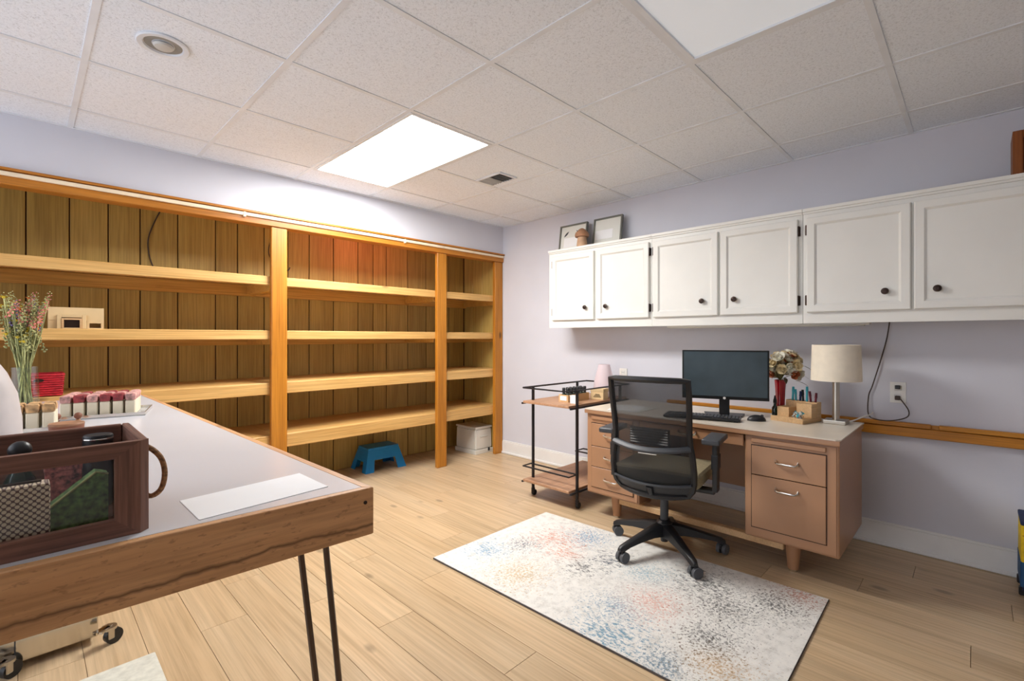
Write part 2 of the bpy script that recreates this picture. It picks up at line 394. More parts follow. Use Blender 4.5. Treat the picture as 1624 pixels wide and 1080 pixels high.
t = thing('recessed_downlight', 'round white recessed downlight set in a ceiling tile', 'ceiling light', (.388, 2.345, H))
obj('trim_ring', lathe([(.088, .004), (.09, -.002), (.086, -.006), (.068, -.004), (.066, .002)], 32), TEE, t, True)
obj('baffle', lathe([(.067, .003), (.055, -.001), (.036, .0025), (0, .0028)], 32), plain('grey_baffle', (150, 150, 146), .5), t, True)
obj('lamp_lens', lathe([(.036, -.003), (.03, -.010), (.015, -.013), (0, -.014)], 24), plain('frosted_lens', (200, 200, 196), .4), t, True)
t = thing('air_vent', 'small white louvred air vent in the ceiling beside the lit panel', 'vent', (2.445, 2.555, H+.004))
fr = None
for lo, hi in (((-.09, -.13, -.012), (-.075, .13, 0)), ((.075, -.13, -.012), (.09, .13, 0)), ((-.075, -.13, -.012), (.075, -.115, 0)), ((-.075, .115, -.012), (.075, .13, 0))): fr = B(lo, hi, .002, 1, fr)
obj('frame', fr, TEE, t)
obj('duct', B((-.075, -.115, -.003), (.075, .115, 0)), DGREY, t)
for k in range(9):
    y = -.100+k*.025; obj('louvre', B((-.075, -.009, -.0012), (.075, .009, .0012), mtx=Matrix.Translation((0, y, -.006)) @ Matrix.Rotation(R(25 if k < 5 else -25), 4, 'X')), plain('vent_grey', (170, 168, 165), .5) if k == 0 else bpy.data.materials['vent_grey'], t)

# ------------------------------------------------------------------ built-in shelving
S0 = (1.3, YW, 0)
sh = thing('built_in_shelving', 'orange pine shelving built into a panelled recess along the whole wall', 'shelving', S0)
def sb(name, lo, hi, mat, bev=.003, parent=None): return obj(name, B(lo, hi, bev, 1, None, S0), mat, parent or sh)
hd = sb('header', (XL, YW-.012, 2.035), (XW, YW+.09, 2.119), ORANGEX)
sb('header_cap', (XL, YW-.03, 2.106), (XW, YW-.012, 2.121), ORANGEX, .002, hd)
for a, b in ((XL, 1.052), (1.062, 2.34), (2.35, 3.57)):
    sb('track', (a, YW-.026, 2.078), (b, YW-.012, 2.101), CREAMR, .003, hd)
for a in (1.057, 2.345): sb('track_clip', (a-.008, YW-.029, 2.068), (a+.008, YW-.012, 2.104), CREAMR, .002, hd)
POSTS = [(-1.70, -1.59), (-.34, -.23), (1.24, 1.35), (2.715, 2.825), (3.465, 3.575)]
for a, b in POSTS: sb('post', (a, YW, 0), (b, YW+.04, 2.035), ORANGE, .004)
SY0, SY1 = YW+.041, YB-.022
for z, th in ((1.68, .066), (1.285, .066), (.903, .085), (.517, .1)):
    for (a0, a1), (b0, b1) in zip(POSTS, POSTS[1:]):
        xa, xb = (a0+a1)/2+.001, (b0+b1)/2-.001
        if b1 > 3.5: xb = 3.553
        s = sb('shelf', (xa, SY0+.039, z-.022), (xb, SY1, z), PINE, .002)
        sb('shelf_lip', (xa, SY0, z-th), (xb, SY0+.038, z), PINE, .004, s)
        sb('ledger', (xa, SY1-.04, z-.112), (xb, SY1, z-.023), PINEY, .002, s)
        for xx in (xa+.004, xb-.042): sb('cleat', (xx, SY0+.04, z-.10), (xx+.038, SY1-.041, z-.023), PINEY, .002, s)
gr = [XL, -1.62, -1.42, -1.26, -1.03, -.82, -.66, -.47, -.22, .001, .201, .396, .57, .793, 1.039, 1.193, 1.394, 1.585, 1.768, 1.991, 2.235, 2.396, 2.543, 2.795, 3.026, 3.335, 3.553]
bk = sb('panel_backing', (XL, YB-.008, 0), (3.575, YB-.001, 2.25), GROOVE, 0)
for a, b in zip(gr, gr[1:]): sb('panel_plank', (a+.0035, YB-.02, .002), (b-.0035, YB-.008, 2.249), PANEL, .003, bk)
sd = sb('side_backing', (3.568, YW+.041, 0), (3.579, YB-.021, 2.25), GROOVE, 0)
gy = [YW+.045, 3.763, 3.947, 4.108, YB-.021]
for a, b in zip(gy, gy[1:]): sb('panel_plank', (3.555, a+.002, .002), (3.568, b-.002, 2.249), PANEL, .003, sd)
sb('recess_top', (XL, YW+.101, 2.25), (3.579, YB, 2.27), PANEL, 0)
c = thing('red_led_strip', 'short red light strip tucked behind the shelving header', 'light strip', (2.2, YW+.1, 2.20))
obj('channel', B((-.30, 0, -.012), (.30, .007, .012), .001), BLACK, c); obj('diode_strip', B((-.295, .007, -.006), (.295, .011, .006)), LEDRED, c)
tag(obj('wall_cable', tube(smoothpts([(.705, YB-.027, 2.20), (.648, YB-.027, 2.06), (.614, YB-.027, 1.93), (.626, YB-.027, 1.80), (.668, YB-.027, 1.682)]), .004, 8), CORD, smooth=True), 'thin dark cable hanging in a curve against the wall paneling', 'cable')
tag(obj('wall_cable', tube(smoothpts([(1.49, YB-.027, 2.20), (1.43, YB-.027, 2.0), (1.44, YB-.027, 1.9), (1.52, YB-.028, 1.80), (1.58, YB-.028, 1.81), (1.60, YB-.027, 1.84)]), .004, 8), CORD, smooth=True), 'short dark cable looping beside the orange shelf post', 'cable')

# ------------------------------------------------------------------ wall cabinets
CF, CT, CB = 3.262, 2.0, 1.318        # face frame front, top, bottom
def door_bm(y0, y1, z0, z1, xf, th=.02, st=.055):
    b = bmesh.new(); bmesh.ops.create_cube(b, size=1)
    for v in b.verts: v.co = Vector((xf+th/2+v.co.x*th, (y0+y1)/2+v.co.y*(y1-y0), (z0+z1)/2+v.co.z*(z1-z0)))
    b.faces.ensure_lookup_table(); f = min(b.faces, key=lambda q: q.calc_center_median().x)
    bmesh.ops.inset_region(b, faces=[f], thickness=.006); bmesh.ops.translate(b, verts=f.verts, vec=(-.003, 0, 0))
    bmesh.ops.inset_region(b, faces=[f], thickness=st-.006)
    bmesh.ops.inset_region(b, faces=[f], thickness=.016); bmesh.ops.translate(b, verts=f.verts, vec=(.010, 0, 0))
    return b
def cabinet(y1, y0, doors, label, kn):
    ym = (doors[0][1]+doors[1][0])/2
    loc = (XW-.16, (y0+y1)/2, CB); t = thing('wall_cabinet', label, 'cabinet', loc, 0, 'white cabinets hung along the wall'); M_ = Matrix.Translation((-loc[0], -loc[1], -loc[2]))
    b = None
    for lo, hi in (((CF+.02, y0, CB+.02), (XW, y0+.018, CT-.02)), ((CF+.02, y1-.018, CB+.02), (XW, y1, CT-.02)), ((CF+.02, y0, CB+.02), (XW, y1, CB+.038)), ((CF+.02, y0, CT-.038), (XW, y1, CT-.02)), ((XW-.012, y0, CB+.02), (XW, y1, CT-.02))): b = B(lo, hi, 0, 1, b)
    b.transform(M_); obj('carcass', b, WHITE, t)
    b = None
    for lo, hi in (((CF, y0, CB), (CF+.02, y1, CB+.065)), ((CF, y0, CT-.065), (CF+.02, y1, CT-.018)), ((CF, y0, CB+.065), (CF+.02, y0+.03, CT-.065)), ((CF, y1-.03, CB+.065), (CF+.02, y1, CT-.065)), ((CF, ym-.03, CB+.065), (CF+.02, ym+.03, CT-.065))): b = B(lo, hi, 0, 1, b)
    b.transform(M_); obj('face_frame', b, WHITE, t)
    obj('top_board', B((CF-.018, y0, CT-.018), (XW, y1, CT), 0, 1, None, loc), WHITE, t)
    obj('cove_moulding', B((CF-.009, y0, CT-.03), (CF, y1, CT-.018), 0, 1, None, loc), WHITE, t)
    for k, (d1, d0) in enumerate(doors):
        bm = door_bm(d0, d1, 1.383, 1.943, CF-.0195); bm.transform(M_); d = obj('door', bm, WHITE, t)
        ky = kn[k]; kb = lathe([(.006, 0), (.006, .012), (.015, .016), (.018, .021), (.016, .027), (.007, .029), (.006, .0275), (0, .0275)], 16)
        kb.transform(Matrix.Translation((CF-.0105-loc[0], ky-loc[1], 1.484-CB)) @ Matrix.Rotation(R(-90), 4, 'Y')); tag(obj('knob', kb, BRONZE, d, True), 'dark bronze round knob')
        hy = d1 if k == 0 else d0; s = 1 if k == 0 else -1
        for hz in (1.455, 1.872):
            hb = B((CF-.005, min(hy, hy+s*.012), hz-.028), (CF-.0001, max(hy, hy+s*.012), hz+.028), .001, 1, None, loc)
            cyl((CF-.012-loc[0], hy+s*.004-loc[1], hz-.03-CB), (CF-.012-loc[0], hy+s*.004-loc[1], hz+.03-CB), .005, seg=8, bm=hb)
            tag(obj('hinge', hb, BRONZE, d), 'dark bronze hinge')
cabinet(2.727, 1.735, ((2.682, 2.243), (2.215, 1.752)), 'white two-door wall cabinet carrying the grey picture frames, beside the room corner', (2.325, 2.125))
cabinet(1.733, .752, ((1.716, 1.247), (1.229, .775)), 'white two-door wall cabinet above the computer monitor', (1.352, 1.140))
cabinet(.750, -.345, ((.727, .252), (.238, -.215)), 'white two-door wall cabinet above the power outlet, brown cabinet box on top', (.358, .147))
c = thing('under_cabinet_light', 'slim white strip light under the wall cabinets', 'strip light', (3.40, 1.06, CB+.0195), 0)
bm = B((-.03, -.615, -.030), (.03, .612, 0), .004); obj('housing', bm, PLASTIC, c)
obj('lens', B((-.022, -.59, -.035), (.022, .59, -.030), .001), MATB, c); obj('switch', B((-.008, -.622, -.022), (.008, -.615, -.010), .002), PLASTIC, c)

# ------------------------------------------------------------------ wall rail, outlets, cords
t = thing('wall_rail', 'amber wooden rail fixed low along the wall behind the desk', 'rail', (XW, .5, .664))
for nm, lo, hi in (('backing_board', (-.022, -1.3, 0), (0, 1.25, .075)), ('ledge_strip', (-.055, -.312, .058), (-.022, 1.25, .082)), ('ledge_strip', (-.055, -1.3, .058), (-.022, -.345, .082)), ('face_board', (-.040, -1.3, 0), (-.022, 1.25, .054))):
    obj(nm, B(lo, hi, .003), RAILW, t)
def outlet(y, z, label):
    t = thing('power_outlet', label, 'outlet', (XW, y, z)); obj('cover_plate', B((-.007, -.037, -.061), (0, .037, .061), .003, 2), PLASTIC, t)
    for dz in (-.027, .027):
        s = obj('socket', B((-.0095, -.017, dz-.017), (-.007, .017, dz+.017), .004), PLASTIC, t)
        sl = None
        for dy in (-.007, .007): sl = B((-.0102, dy-.0015, dz-.004), (-.0095, dy+.0015, dz+.006), 0, 1, sl)
        obj('slot', sl, BLACK, s)
outlet(.335, .912, 'white power outlet with two plugs on the wall below the cabinet')
outlet(2.168, .908, 'white power outlet on the wall behind the pink glass vase')
t = thing('light_cord', 'thin brown cord running from under the cabinet to the outlet', 'cord', (XW-.012, .335, .9))
obj('cord', tube(smoothpts([(-.02, .035, .436), (-.010, .05, .33), (0, .08, .2), (0, .118, .05), (-.002, .138, -.02), (-.02, .137, -.125), (-.055, .10, -.148), (-.057, .03, -.149), (-.045, -.04, -.125), (-.03, -.052, -.09), (-.02, -.025, -.04), (-.014, -.002, -.012)]), .0032, 8), CORD, t, True)
obj('plug', B((-.026, -.012, -.030), (.0015, .012, -.006), .003), CORD, t)
t = thing('lamp_plug', 'dark plug pushed into the upper socket of the outlet', 'plug', (XW-.0105, .335, .945)); obj('plug_body', B((-.022, -.012, -.012), (0, .012, .010), .004, 2), BLACK, t)

# ------------------------------------------------------------------ on top of the cabinets
def frame(y, z, wd, hg, art, label, rz=0):
    t = thing('picture_frame', label, 'picture frame', (3.47, y, CT), rz, 'picture frames on the cabinet'); T = Matrix.Rotation(R(8), 4, 'Y')
    b = None
    for lo, hi in (((-.01, -wd/2, 0), (.012, -wd/2+.012, hg)), ((-.01, wd/2-.012, 0), (.012, wd/2, hg)), ((-.01, -wd/2+.012, 0), (.012, wd/2-.012, .012)), ((-.01, -wd/2+.012, hg-.012), (.012, wd/2-.012, hg))): b = B(lo, hi, 0, 1, b)
    b.transform(T); obj('frame_moulding', b, GREYF, t)
    b = B((.002, -wd/2+.012, .012), (.006, wd/2-.012, hg-.012)); b.transform(T); m = obj('mat_board', b, MATB, t)
    art(t, m, T, wd, hg); return t
def art_a(t, m, T, wd, hg):
    b = B((.0005, -wd/2+.02, .06), (.002, wd/2-.05, .15)); b.transform(T); obj('white_card', b, PAPER, m)
    for s in (-1, 1):
        b = lathe([(0, -.035), (.008, -.015), (.010, .01), (0, .04)], 8); b.transform(T @ Matrix.Translation((.0, s*.07+.01, .185)) @ Matrix.Rotation(R(s*48), 4, 'X') @ Matrix.Diagonal((.15, 1, 1, 1))); obj('feather_print', b, DGREY, m)
def art_b(t, m, T, wd, hg):
    b = B((.0005, -wd/2+.09, .085), (.002, wd/2-.02, .165)); b.transform(T); obj('white_card', b, PAPER, m)
frame(2.638, 0, .305, .27, art_a, 'grey picture frame with two dark feathers, behind the mushroom figurine')
frame(2.272, 0, .285, .272, art_b, 'grey picture frame with a plain pale print and white card')
t = thing('mushroom_figurine', 'turned pale wooden mushroom figurine on the cabinet top', 'figurine', (3.35, 2.437, CT))
obj('stalk', lathe([(0, 0), (.045, 0), (.046, .03), (.04, .07), (.036, .1), (0, .1)], 20), MUSH, t, True)
obj('cap', lathe([(0, .098), (.058, .098), (.062, .115), (.055, .135), (.036, .15), (.03, .162), (.012, .172), (0, .173)], 20), MUSHC, t, True)
t = thing('wooden_box', 'brown wooden box with a framed panel on the cabinet top', 'box', (3.45, -.10, CT))
DKW = wood('dark_oak_box', (150, 84, 30), (104, 54, 16), 'z', .45, 12, 1, .3)
obj('carcass', B((-.08, -.22, 0), (.1, -.02, .235), .003), DKW, t)
for lo, hi in (((-.095, -.22, 0), (-.08, -.185, .235)), ((-.095, -.055, 0), (-.08, -.02, .235)), ((-.095, -.185, 0), (-.08, -.055, .035)), ((-.095, -.185, .2), (-.08, -.055, .235))): obj('frame_rail', B(lo, hi, .002), DKW, t)
obj('inset_panel', B((-.086, -.18, .04), (-.08, -.06, .195), .002), RAILW, t)

# ------------------------------------------------------------------ rug
rug = obj('rug', prism([(0, 1.685), (.964, 1.685), (1.04, .02), (.03, 0)], 0, .010), RUGM, None, loc=(1.589, .48, 0))
tag(rug, 'off-white area rug with faded blue, rust and black blotches under the chair', 'rug')
rim = None
C4 = [(0, 1.685), (.964, 1.685), (1.04, .02), (.03, 0)]
rim = tube([(x, y, .0045) for x, y in C4], .0045, 6, closed=True)
tag(obj('rug_binding', rim, plain('dark_grey_binding', (88, 82, 80), .9), rug), 'dark stitched edge')

# ------------------------------------------------------------------ tanker desk
DL = (2.75, 1.215, 0)
dk = thing('tanker_desk', 'tan steel tanker desk with cream top and two drawer pedestals', 'desk', DL)
def db(name, lo, hi, mat, bev=.002, parent=None, seg=1): return obj(name, B(lo, hi, bev, seg, None, DL), mat, parent or dk)
tp = prism([(2.740-DL[0], .470-DL[1]), (3.385-DL[0], .470-DL[1]), (3.385-DL[0], 1.965-DL[1]), (2.740-DL[0], 1.965-DL[1]), (2.726-DL[0], 1.945-DL[1]), (2.726-DL[0], .49-DL[1])], .735, .742)
top = obj('top_surface', tp, DESKTOP, dk)
db('top_edge', (2.728, .472, .709), (3.384, 1.963, .735), TAN, .005, None, 2)
def handle(y, z, parent, s=1):
    pts = [(2.748-DL[0], y+.05-DL[1], z+.012), (2.728-DL[0], y+.05-DL[1], z), (2.722-DL[0], y+.04-DL[1], z-.004), (2.722-DL[0], y-.04-DL[1], z-.004), (2.728-DL[0], y-.05-DL[1], z), (2.748-DL[0], y-.05-DL[1], z+.012)]
    tag(obj('handle', tube(pts, .0085, 8, flat=.7), CHROME, parent, True), 'chrome pull')
def pedestal(y0, y1, drawers, yd0, yd1):
    pd = db('pedestal', (2.752, y0, .158), (3.37, y1, .709), TAN, .012, None, 3)
    db('pedestal_face', (2.748, y0+.012, .17), (2.7525, y1-.012, .70), TAN, .001, pd)
    sl = db('writing_slide', (2.738, yd0, .670), (2.7485, yd1, .694), TAN, .003, pd)
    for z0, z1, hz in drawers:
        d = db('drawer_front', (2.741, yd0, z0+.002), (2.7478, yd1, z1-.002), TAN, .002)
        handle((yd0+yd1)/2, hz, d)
        db('drawer_gap_shade', (2.7472, yd0-.004, z0-.003), (2.7482, yd1+.004, z1+.003), BRONZE, 0, d)  # dark sheet behind the drawer front, stands in for shade in the gap
pedestal(.478, .912, ((.498, .655, .583), (.215, .498, .437)), .532, .874)
pedestal(1.552, 1.957, ((.487, .645, .568), (.345, .487, .418), (.203, .345, .270)), 1.592, 1.914)
cdw = db('drawer_front', (2.745, .918, .640), (2.765, 1.546, .703), TAN, .003)
handle(1.23, .668, cdw)
db('drawer_tray', (2.765, .93, .655), (3.2, 1.53, .703), TAN, .001, cdw)
db('modesty_panel', (3.345, .912, .24), (3.362, 1.552, .709), TAN, .002)
for y in (.70, 1.775):
    for x in (2.845, 3.27):
        lg = lathe([(0, .012), (.026, .012), (.036, .12), (.038, .159), (0, .159)], 20, (x-DL[0], y-DL[1], 0)); l_ = obj('leg', lg, TAN, dk, True)
        obj('foot_glide', lathe([(0, 0), (.02, 0), (.022, .004), (.022, .012), (0, .012)], 16, (x-DL[0], y-DL[1], 0)), CHROME, l_, True)
db('stretcher', (2.81, .737, .105), (2.86, 1.738, .142), BIRCH, .004)
for y in (.70, 1.775): db('side_rail', (2.882, y-.012, .105), (3.234, y+.012, .157), TAN, .002)

# ------------------------------------------------------------------ things on the desk
DZ = .742
mo = thing('monitor', 'black flat computer monitor standing on the tan desk', 'monitor', (3.06, 1.135, DZ), 21)
bm = B((-.012, -.248, .105), (.012, .248, .412), .004, 2); obj('housing', bm, SCREENB, mo)
obj('screen', B((-.0135, -.238, .125), (-.012, .238, .403)), SCREEN, mo)
obj('chin', B((-.0142, -.248, .106), (-.0122, .248, .1235), .001), SCREENB, mo)
lg_ = tag(obj('logo', lathe([(0, 0), (.008, 0), (.008, .0008), (0, .0008)], 16), PLASTIC, mo), 'small round silver maker emblem')
lg_.rotation_euler = (0, R(-90), 0); lg_.location = (-.0141, 0, .1145)
obj('stand_neck', B((.004, -.03, .01), (.02, .03, .2), .003, mtx=Matrix.Rotation(R(4), 4, 'Y')), BLACK, mo)
obj('stand_base', prism([(-.03, -.10), (.10, -.12), (.10, .12), (-.03, .10)], 0, .010, bev=.003), BLACK, mo)
kb = thing('keyboard', 'black computer keyboard in front of the monitor', 'keyboard', (2.875, 1.2, DZ), 16)
bm = B((-.07, -.215, .004), (.07, .215, .02), .004); obj('case', bm, BLACK, kb)
for sx in (-.05, .05):
    for sy in (-.19, .19): obj('foot', B((sx-.008, sy-.012, 0), (sx+.008, sy+.012, .004)), BLACK, kb)
kme = bpy.data.meshes.new('key'); b2 = B((-.0078, -.0082, 0), (.0078, .0082, .006), .0012); b2.to_mesh(kme); b2.free(); kme.materials.append(DGREY)
for rI in range(6):
    for cI in range(21):
        if rI == 0 and 6 < cI < 14: continue
        link('key', kme, kb, (-.05+rI*.0195, .196-cI*.0196, .0195))
bm = B((-.0075, -.065, 0), (.0075, .065, .006), .0012); o = obj('space_bar', bm, DGREY, kb, loc=(-.05, .0, .0195))
ms = thing('computer_mouse', 'small black computer mouse beside the keyboard', 'mouse', (3.02, .935, DZ), -60)
bm = bmesh.new(); bmesh.ops.create_uvsphere(bm, u_segments=20, v_segments=12, radius=1)
for v in bm.verts: v.co = Vector((v.co.x*.052, v.co.y*.032, max(v.co.z, -.05)*.034+.0017))
obj('body', bm, BLACK, ms, True); obj('scroll_wheel', cyl((.03, -.004, .030), (.03, .004, .030), .008, seg=12), RUBBER, ms, True)

la = thing('table_lamp', 'chrome table lamp with a cream drum shade at the desk end', 'lamp', (3.255, .583, DZ))
obj('base', B((-.055, -.055, 0), (.055, .055, .022), .004, 2), NICKEL, la)
obj('stem', cyl((0, 0, .022), (0, 0, .30), .0185, seg=24), NICKEL, la, True)
obj('socket', cyl((0, 0, .30), (0, 0, .36), .012, seg=16), NICKEL, la, True)
b = lathe([(.124, .245), (.118, .45), (.1145, .45), (.1205, .245)], 48); obj('lamp_shade', b, SHADE, la, True)
b = None
for k in range(3): a = R(120*k); b = cyl((0, 0, .36), (.117*math.cos(a), .117*math.sin(a), .43), .002, seg=6, bm=b)
obj('shade_spider', b, NICKEL, la)
tag(obj('cord', tube(smoothpts([(.045, -.02, .006), (.09, -.05, .006), (.13, -.073, .012), (.17, -.098, .025), (.26, -.128, .035), (.287, -.133, .045)]), .004, 8), CORDW, la, True), 'white flex')

t = thing('flower_vase', 'slim ruby red vase on the desk beside the monitor', 'vase', (3.335, .893, DZ))
obj('body', lathe([(0, 0), (.028, 0), (.03, .01), (.026, .08), (.029, .16), (.034, .225), (.031, .225), (.026, .16), (.022, .02), (0, .02)], 24), REDG, t, True)
def blossom(r, n, cup, seed):
    rnd = random.Random(seed); b = bmesh.new()
    for layer, (rr, tilt) in enumerate(((r, cup), (r*.72, cup+28))):
        for i in range(n):
            a = 2*math.pi*(i+.5*layer)/n+rnd.uniform(-.15, .15); g = []
            for s in range(4):
                u = s/3; wdt = rr*.52*math.sin(math.pi*(.18+.72*u)); el = R(tilt)*(.35+.65*u)
                p = Vector((rr*u*math.cos(el), 0, rr*u*math.sin(el)))
                g.append([p+Vector((0, -wdt, wdt*.25)), p, p+Vector((0, wdt, wdt*.25))])
            t2 = bmesh.new(); V = [[t2.verts.new(q) for q in row] for row in g]
            for q0, q1 in zip(V, V[1:]):
                for k in range(2): t2.faces.new((q0[k], q0[k+1], q1[k+1], q1[k]))
            t2.transform(Matrix.Rotation(a, 4, 'Z')); join(b, t2)
    bmesh.ops.create_uvsphere(b, u_segments=8, v_segments=6, radius=r*.2, matrix=Matrix.Translation((0, 0, r*.18)))
    return b
def bouquet(name, label, base, heads, stems_mat, r_stem, tops):
    pass
t = thing('cream_bouquet', 'bunch of cream, beige and rust artificial flowers in the red vase', 'flowers', (3.335, .893, DZ+.022))
rnd = random.Random(3); bl = [blossom(.046, 6, 34, 1), blossom(.040, 5, 44, 2), blossom(.036, 6, 26, 3)]
blm = []
for k, b in enumerate(bl):
    me = bpy.data.meshes.new('blossom'); b.to_mesh(me); b.free(); blm.append(me)
mats3 = [IVORY, BEIGEP, RUST, IVORY]; bmeshes = {}
for k in range(52):
    a = rnd.uniform(0, 2*math.pi); el = math.asin(rnd.uniform(-.45, 1)); rr = rnd.choice((.085, .075, .05))+rnd.uniform(-.01, .01)
    d = Vector((math.cos(a)*math.cos(el), math.sin(a)*math.cos(el)*1.1, math.sin(el))); p = Vector((-.005, -.03, .275))+d*rr
    mi = rnd.choice([0, 0, 0, 1, 1, 2]); si = rnd.randrange(3); key = (mi, si)
    if key not in bmeshes:
        me = blm[si].copy(); me.materials.append(mats3[mi]); bmeshes[key] = me
    o = link('blossom', bmeshes[key], t, p); o.rotation_euler = d.to_track_quat('Z', 'Y').to_euler()
    if k < 16: obj('stem', tube(smoothpts([(rnd.uniform(-.01, .01), rnd.uniform(-.01, .01), .004), (0, 0, .19), tuple(p)], 4), .0022, 5), STEM2, t, True)
for k, (dx, dy, dz, rz) in enumerate(((.0, -.11, .245, -70), (.02, -.10, .20, -80), (-.03, .06, .24, 100), (.05, .04, .3, 30), (-.06, -.05, .22, 200), (.0, -.13, .30, -60))):
    b = grid([[(u*.07, -.010*math.sin(math.pi*u)-.001, -.03*u*u), (u*.07, .010*math.sin(math.pi*u)+.001, -.03*u*u)] for u in (0, .25, .5, .75, 1)], thick=.0008)
    o = obj('leaf', b, LEAF, t, loc=(dx*.8, dy*.8, dz)); o.rotation_euler = (0, 0, R(rz))
t = thing('green_bottle', 'tiny dark green glass bottle beside the pen organizer', 'bottle', (3.268, .905, DZ))
obj('body', lathe([(0, 0), (.017, 0), (.018, .006), (.018, .055), (.008, .07), (.008, .085), (0, .085)], 18), GREENG, t, True)
obj('dropper_cap', lathe([(0, .085), (.0095, .085), (.0095, .103), (.006, .115), (.004, .13), (0, .132)], 14), BLACK, t, True)

og = thing('desk_organizer', 'pale wooden desk organizer with pen boxes beside the lamp', 'organizer', (3.185, .765, DZ), -14)
obj('base_tray', B((-.10, -.085, 0), (.11, .10, .022), .002), BIRCH, og)
obj('front_lip', B((-.10, -.085, .022), (-.094, .10, .03), .001), BIRCH, og)
def openbox(lo, hi, w_=.005):
    x0, y0, z0 = lo; x1, y1, z1 = hi; b = B((x0, y0, z0), (x1, y1, z0+w_))
    for l2, h2 in (((x0, y0, z0+w_), (x0+w_, y1, z1)), ((x1-w_, y0, z0+w_), (x1, y1, z1)), ((x0+w_, y0, z0+w_), (x1-w_, y0+w_, z1)), ((x0+w_, y1-w_, z0+w_), (x1-w_, y1, z1))): B(l2, h2, 0, 1, b)
    return b
obj('small_box', openbox((-.03, .03, .022), (.05, .098, .078)), BIRCH, og)
obj('note_box', B((.0, -.083, .022), (.055, .002, .105), .002), BIRCH, og)
obj('pen_box', openbox((.058, -.083, .022), (.108, .095, .112)), BIRCH, og)
ogm = Matrix.Translation(og.location) @ Matrix.Rotation(R(-14), 4, 'Z')
for k, (px, py, mt, ht, ln, lb) in enumerate(((.08, .070, TEAL, .165, 6, 'light teal pen with a clip, nearest the red vase'), (.085, .045, TEAL, .150, -5, 'short teal pen with a clip, second from the red vase'), (.075, .025, NAVY, .142, 8, 'dark navy pen in the organizer'), (.09, .005, BLACK, .150, -6, 'black pen in the organizer'), (.08, -.015, TEAL, .172, 2, 'tall teal marker in the organizer'), (.085, -.045, MAROON, .146, -12, 'maroon pen leaning toward the lamp'), (.075, -.06, MAROON, .140, 10, 'short maroon pen in the organizer'))):
    q = ogm @ Vector((px, py, .0275)); tt = thing('pen', lb, 'pen', q, -14, 'pens in the desk organizer')
    Tm = Matrix.Rotation(R(ln*.5), 4, 'X'); b = cyl((0, 0, 0.002), (0, 0, ht-.03), .006, seg=10); b.transform(Tm); obj('barrel', b, mt, tt, True)
    b = cyl((0, 0, ht-.03), (0, 0, ht), .0075, .006, seg=10); b.transform(Tm); cp = obj('cap', b, mt, tt, True)
    b = B((-.011, -.002, ht-.025), (-.0072, .002, ht), 0); b.transform(Tm); obj('clip', b, mt, cp)
q = ogm @ Vector((-.052, -.035, .0225)); t = thing('ribbon_bow', 'small silver and teal gift bow on the organizer tray', 'bow', q, 20)
for k in range(9):
    a = R(40*k); b = tube([(0, 0, .012), (.015*math.cos(a), .015*math.sin(a), .006+.02*(k % 2)), (.030*math.cos(a), .030*math.sin(a), .014+.016*(k % 2)), (.018*math.cos(a+.3), .018*math.sin(a+.3), .024+.016*(k % 2)), (0, 0, .03)], .006, 6, flat=.3)
    obj('ribbon_loop', b, [CHROME, TEAL, MATB][k % 3], t, True)
obj('knot', lathe([(0, 0), (.02, 0), (.02, .012), (.008, .03), (0, .032)], 12), CHROME, t, True)
t = thing('paper_sheets', 'loose white sheets of paper on the desk end by the cart', 'paper', (2.92, 1.72, DZ), 8)
for k, (x, y, rz, m) in enumerate(((0, 0, 4, PAPER), (.02, -.03, -6, MATB), (.0, .02, 11, PAPER))): o = obj('sheet', B((-.14, -.105, 0), (.14, .105, .0012)), m, t, loc=(x, y, .0013*k)); o.rotation_euler = (0, 0, R(rz))

# ------------------------------------------------------------------ bar cart
CA = (3.09, 2.28, 0); ct = thing('bar_cart', 'black metal bar cart with two brown wood shelves on casters', 'cart', CA)
px0, px1, py0, py1 = 2.78-CA[0], 3.355-CA[0], 2.065-CA[1], 2.49-CA[1]
for x in (px0, px1):
    for y in (py0, py1):
        obj('post', B((x-.009, y-.009, .06), (x+.009, y+.009, .85), .002), BLACKM, ct)
        c2 = obj('caster', B((x-.010, y-.012, .040), (x+.012, y+.012, .060), .003), BLACKM, ct)
        obj('fork', B((x-.006, y-.013, .018), (x+.018, y-.010, .044)), BLACKM, c2); obj('fork', B((x-.006, y+.010, .018), (x+.018, y+.013, .044)), BLACKM, c2)
        obj('wheel', cyl((x+.012, y-.009, .022), (x+.012, y+.009, .022), .022, seg=20), BLACK, c2, True)
sx0, sx1 = 2.695-CA[0], 3.47-CA[0]
for z in (.735, .130):
    s = obj('shelf', B((sx0, py0+.0095, z-.008), (sx1, py1+.03, z+.010), .002), CARTW, ct)
    for y in (py0-.006, py1+.037): obj('shelf_bearer', B((sx0-.004, y-.006 if y > 0 else y-.006, z-.016), (sx1+.004, y+.006, z-.003), .001), BLACKM, s)
def loop(z, y0, y1, x0, x1):
    return tube([(x0, y0, z), (x1, y0, z), (x1, y1, z), (x0, y1, z)], .0068, 4, closed=True)
obj('handle_rail', loop(.850, py0, py1, sx0-.03, sx1+.02), BLACKM, ct)
obj('guard_rail', loop(.245, py0, py1+.02, sx0-.01, px0), BLACKM, ct)
obj('guard_rail', loop(.245, py0, py1+.02, px1, sx1), BLACKM, ct)
SZ = .745
t = thing('bottle_rack', 'long pale wooden rack holding black-capped bottles on the cart', 'rack', (2.95, 2.245, SZ))
obj('tray', openbox((-.10, -.045, 0), (.17, .045, .055)), BIRCH, t); obj('front_label', B((-.1015, -.03, .012), (-.1, .03, .045)), PAPER, t)
bt = None
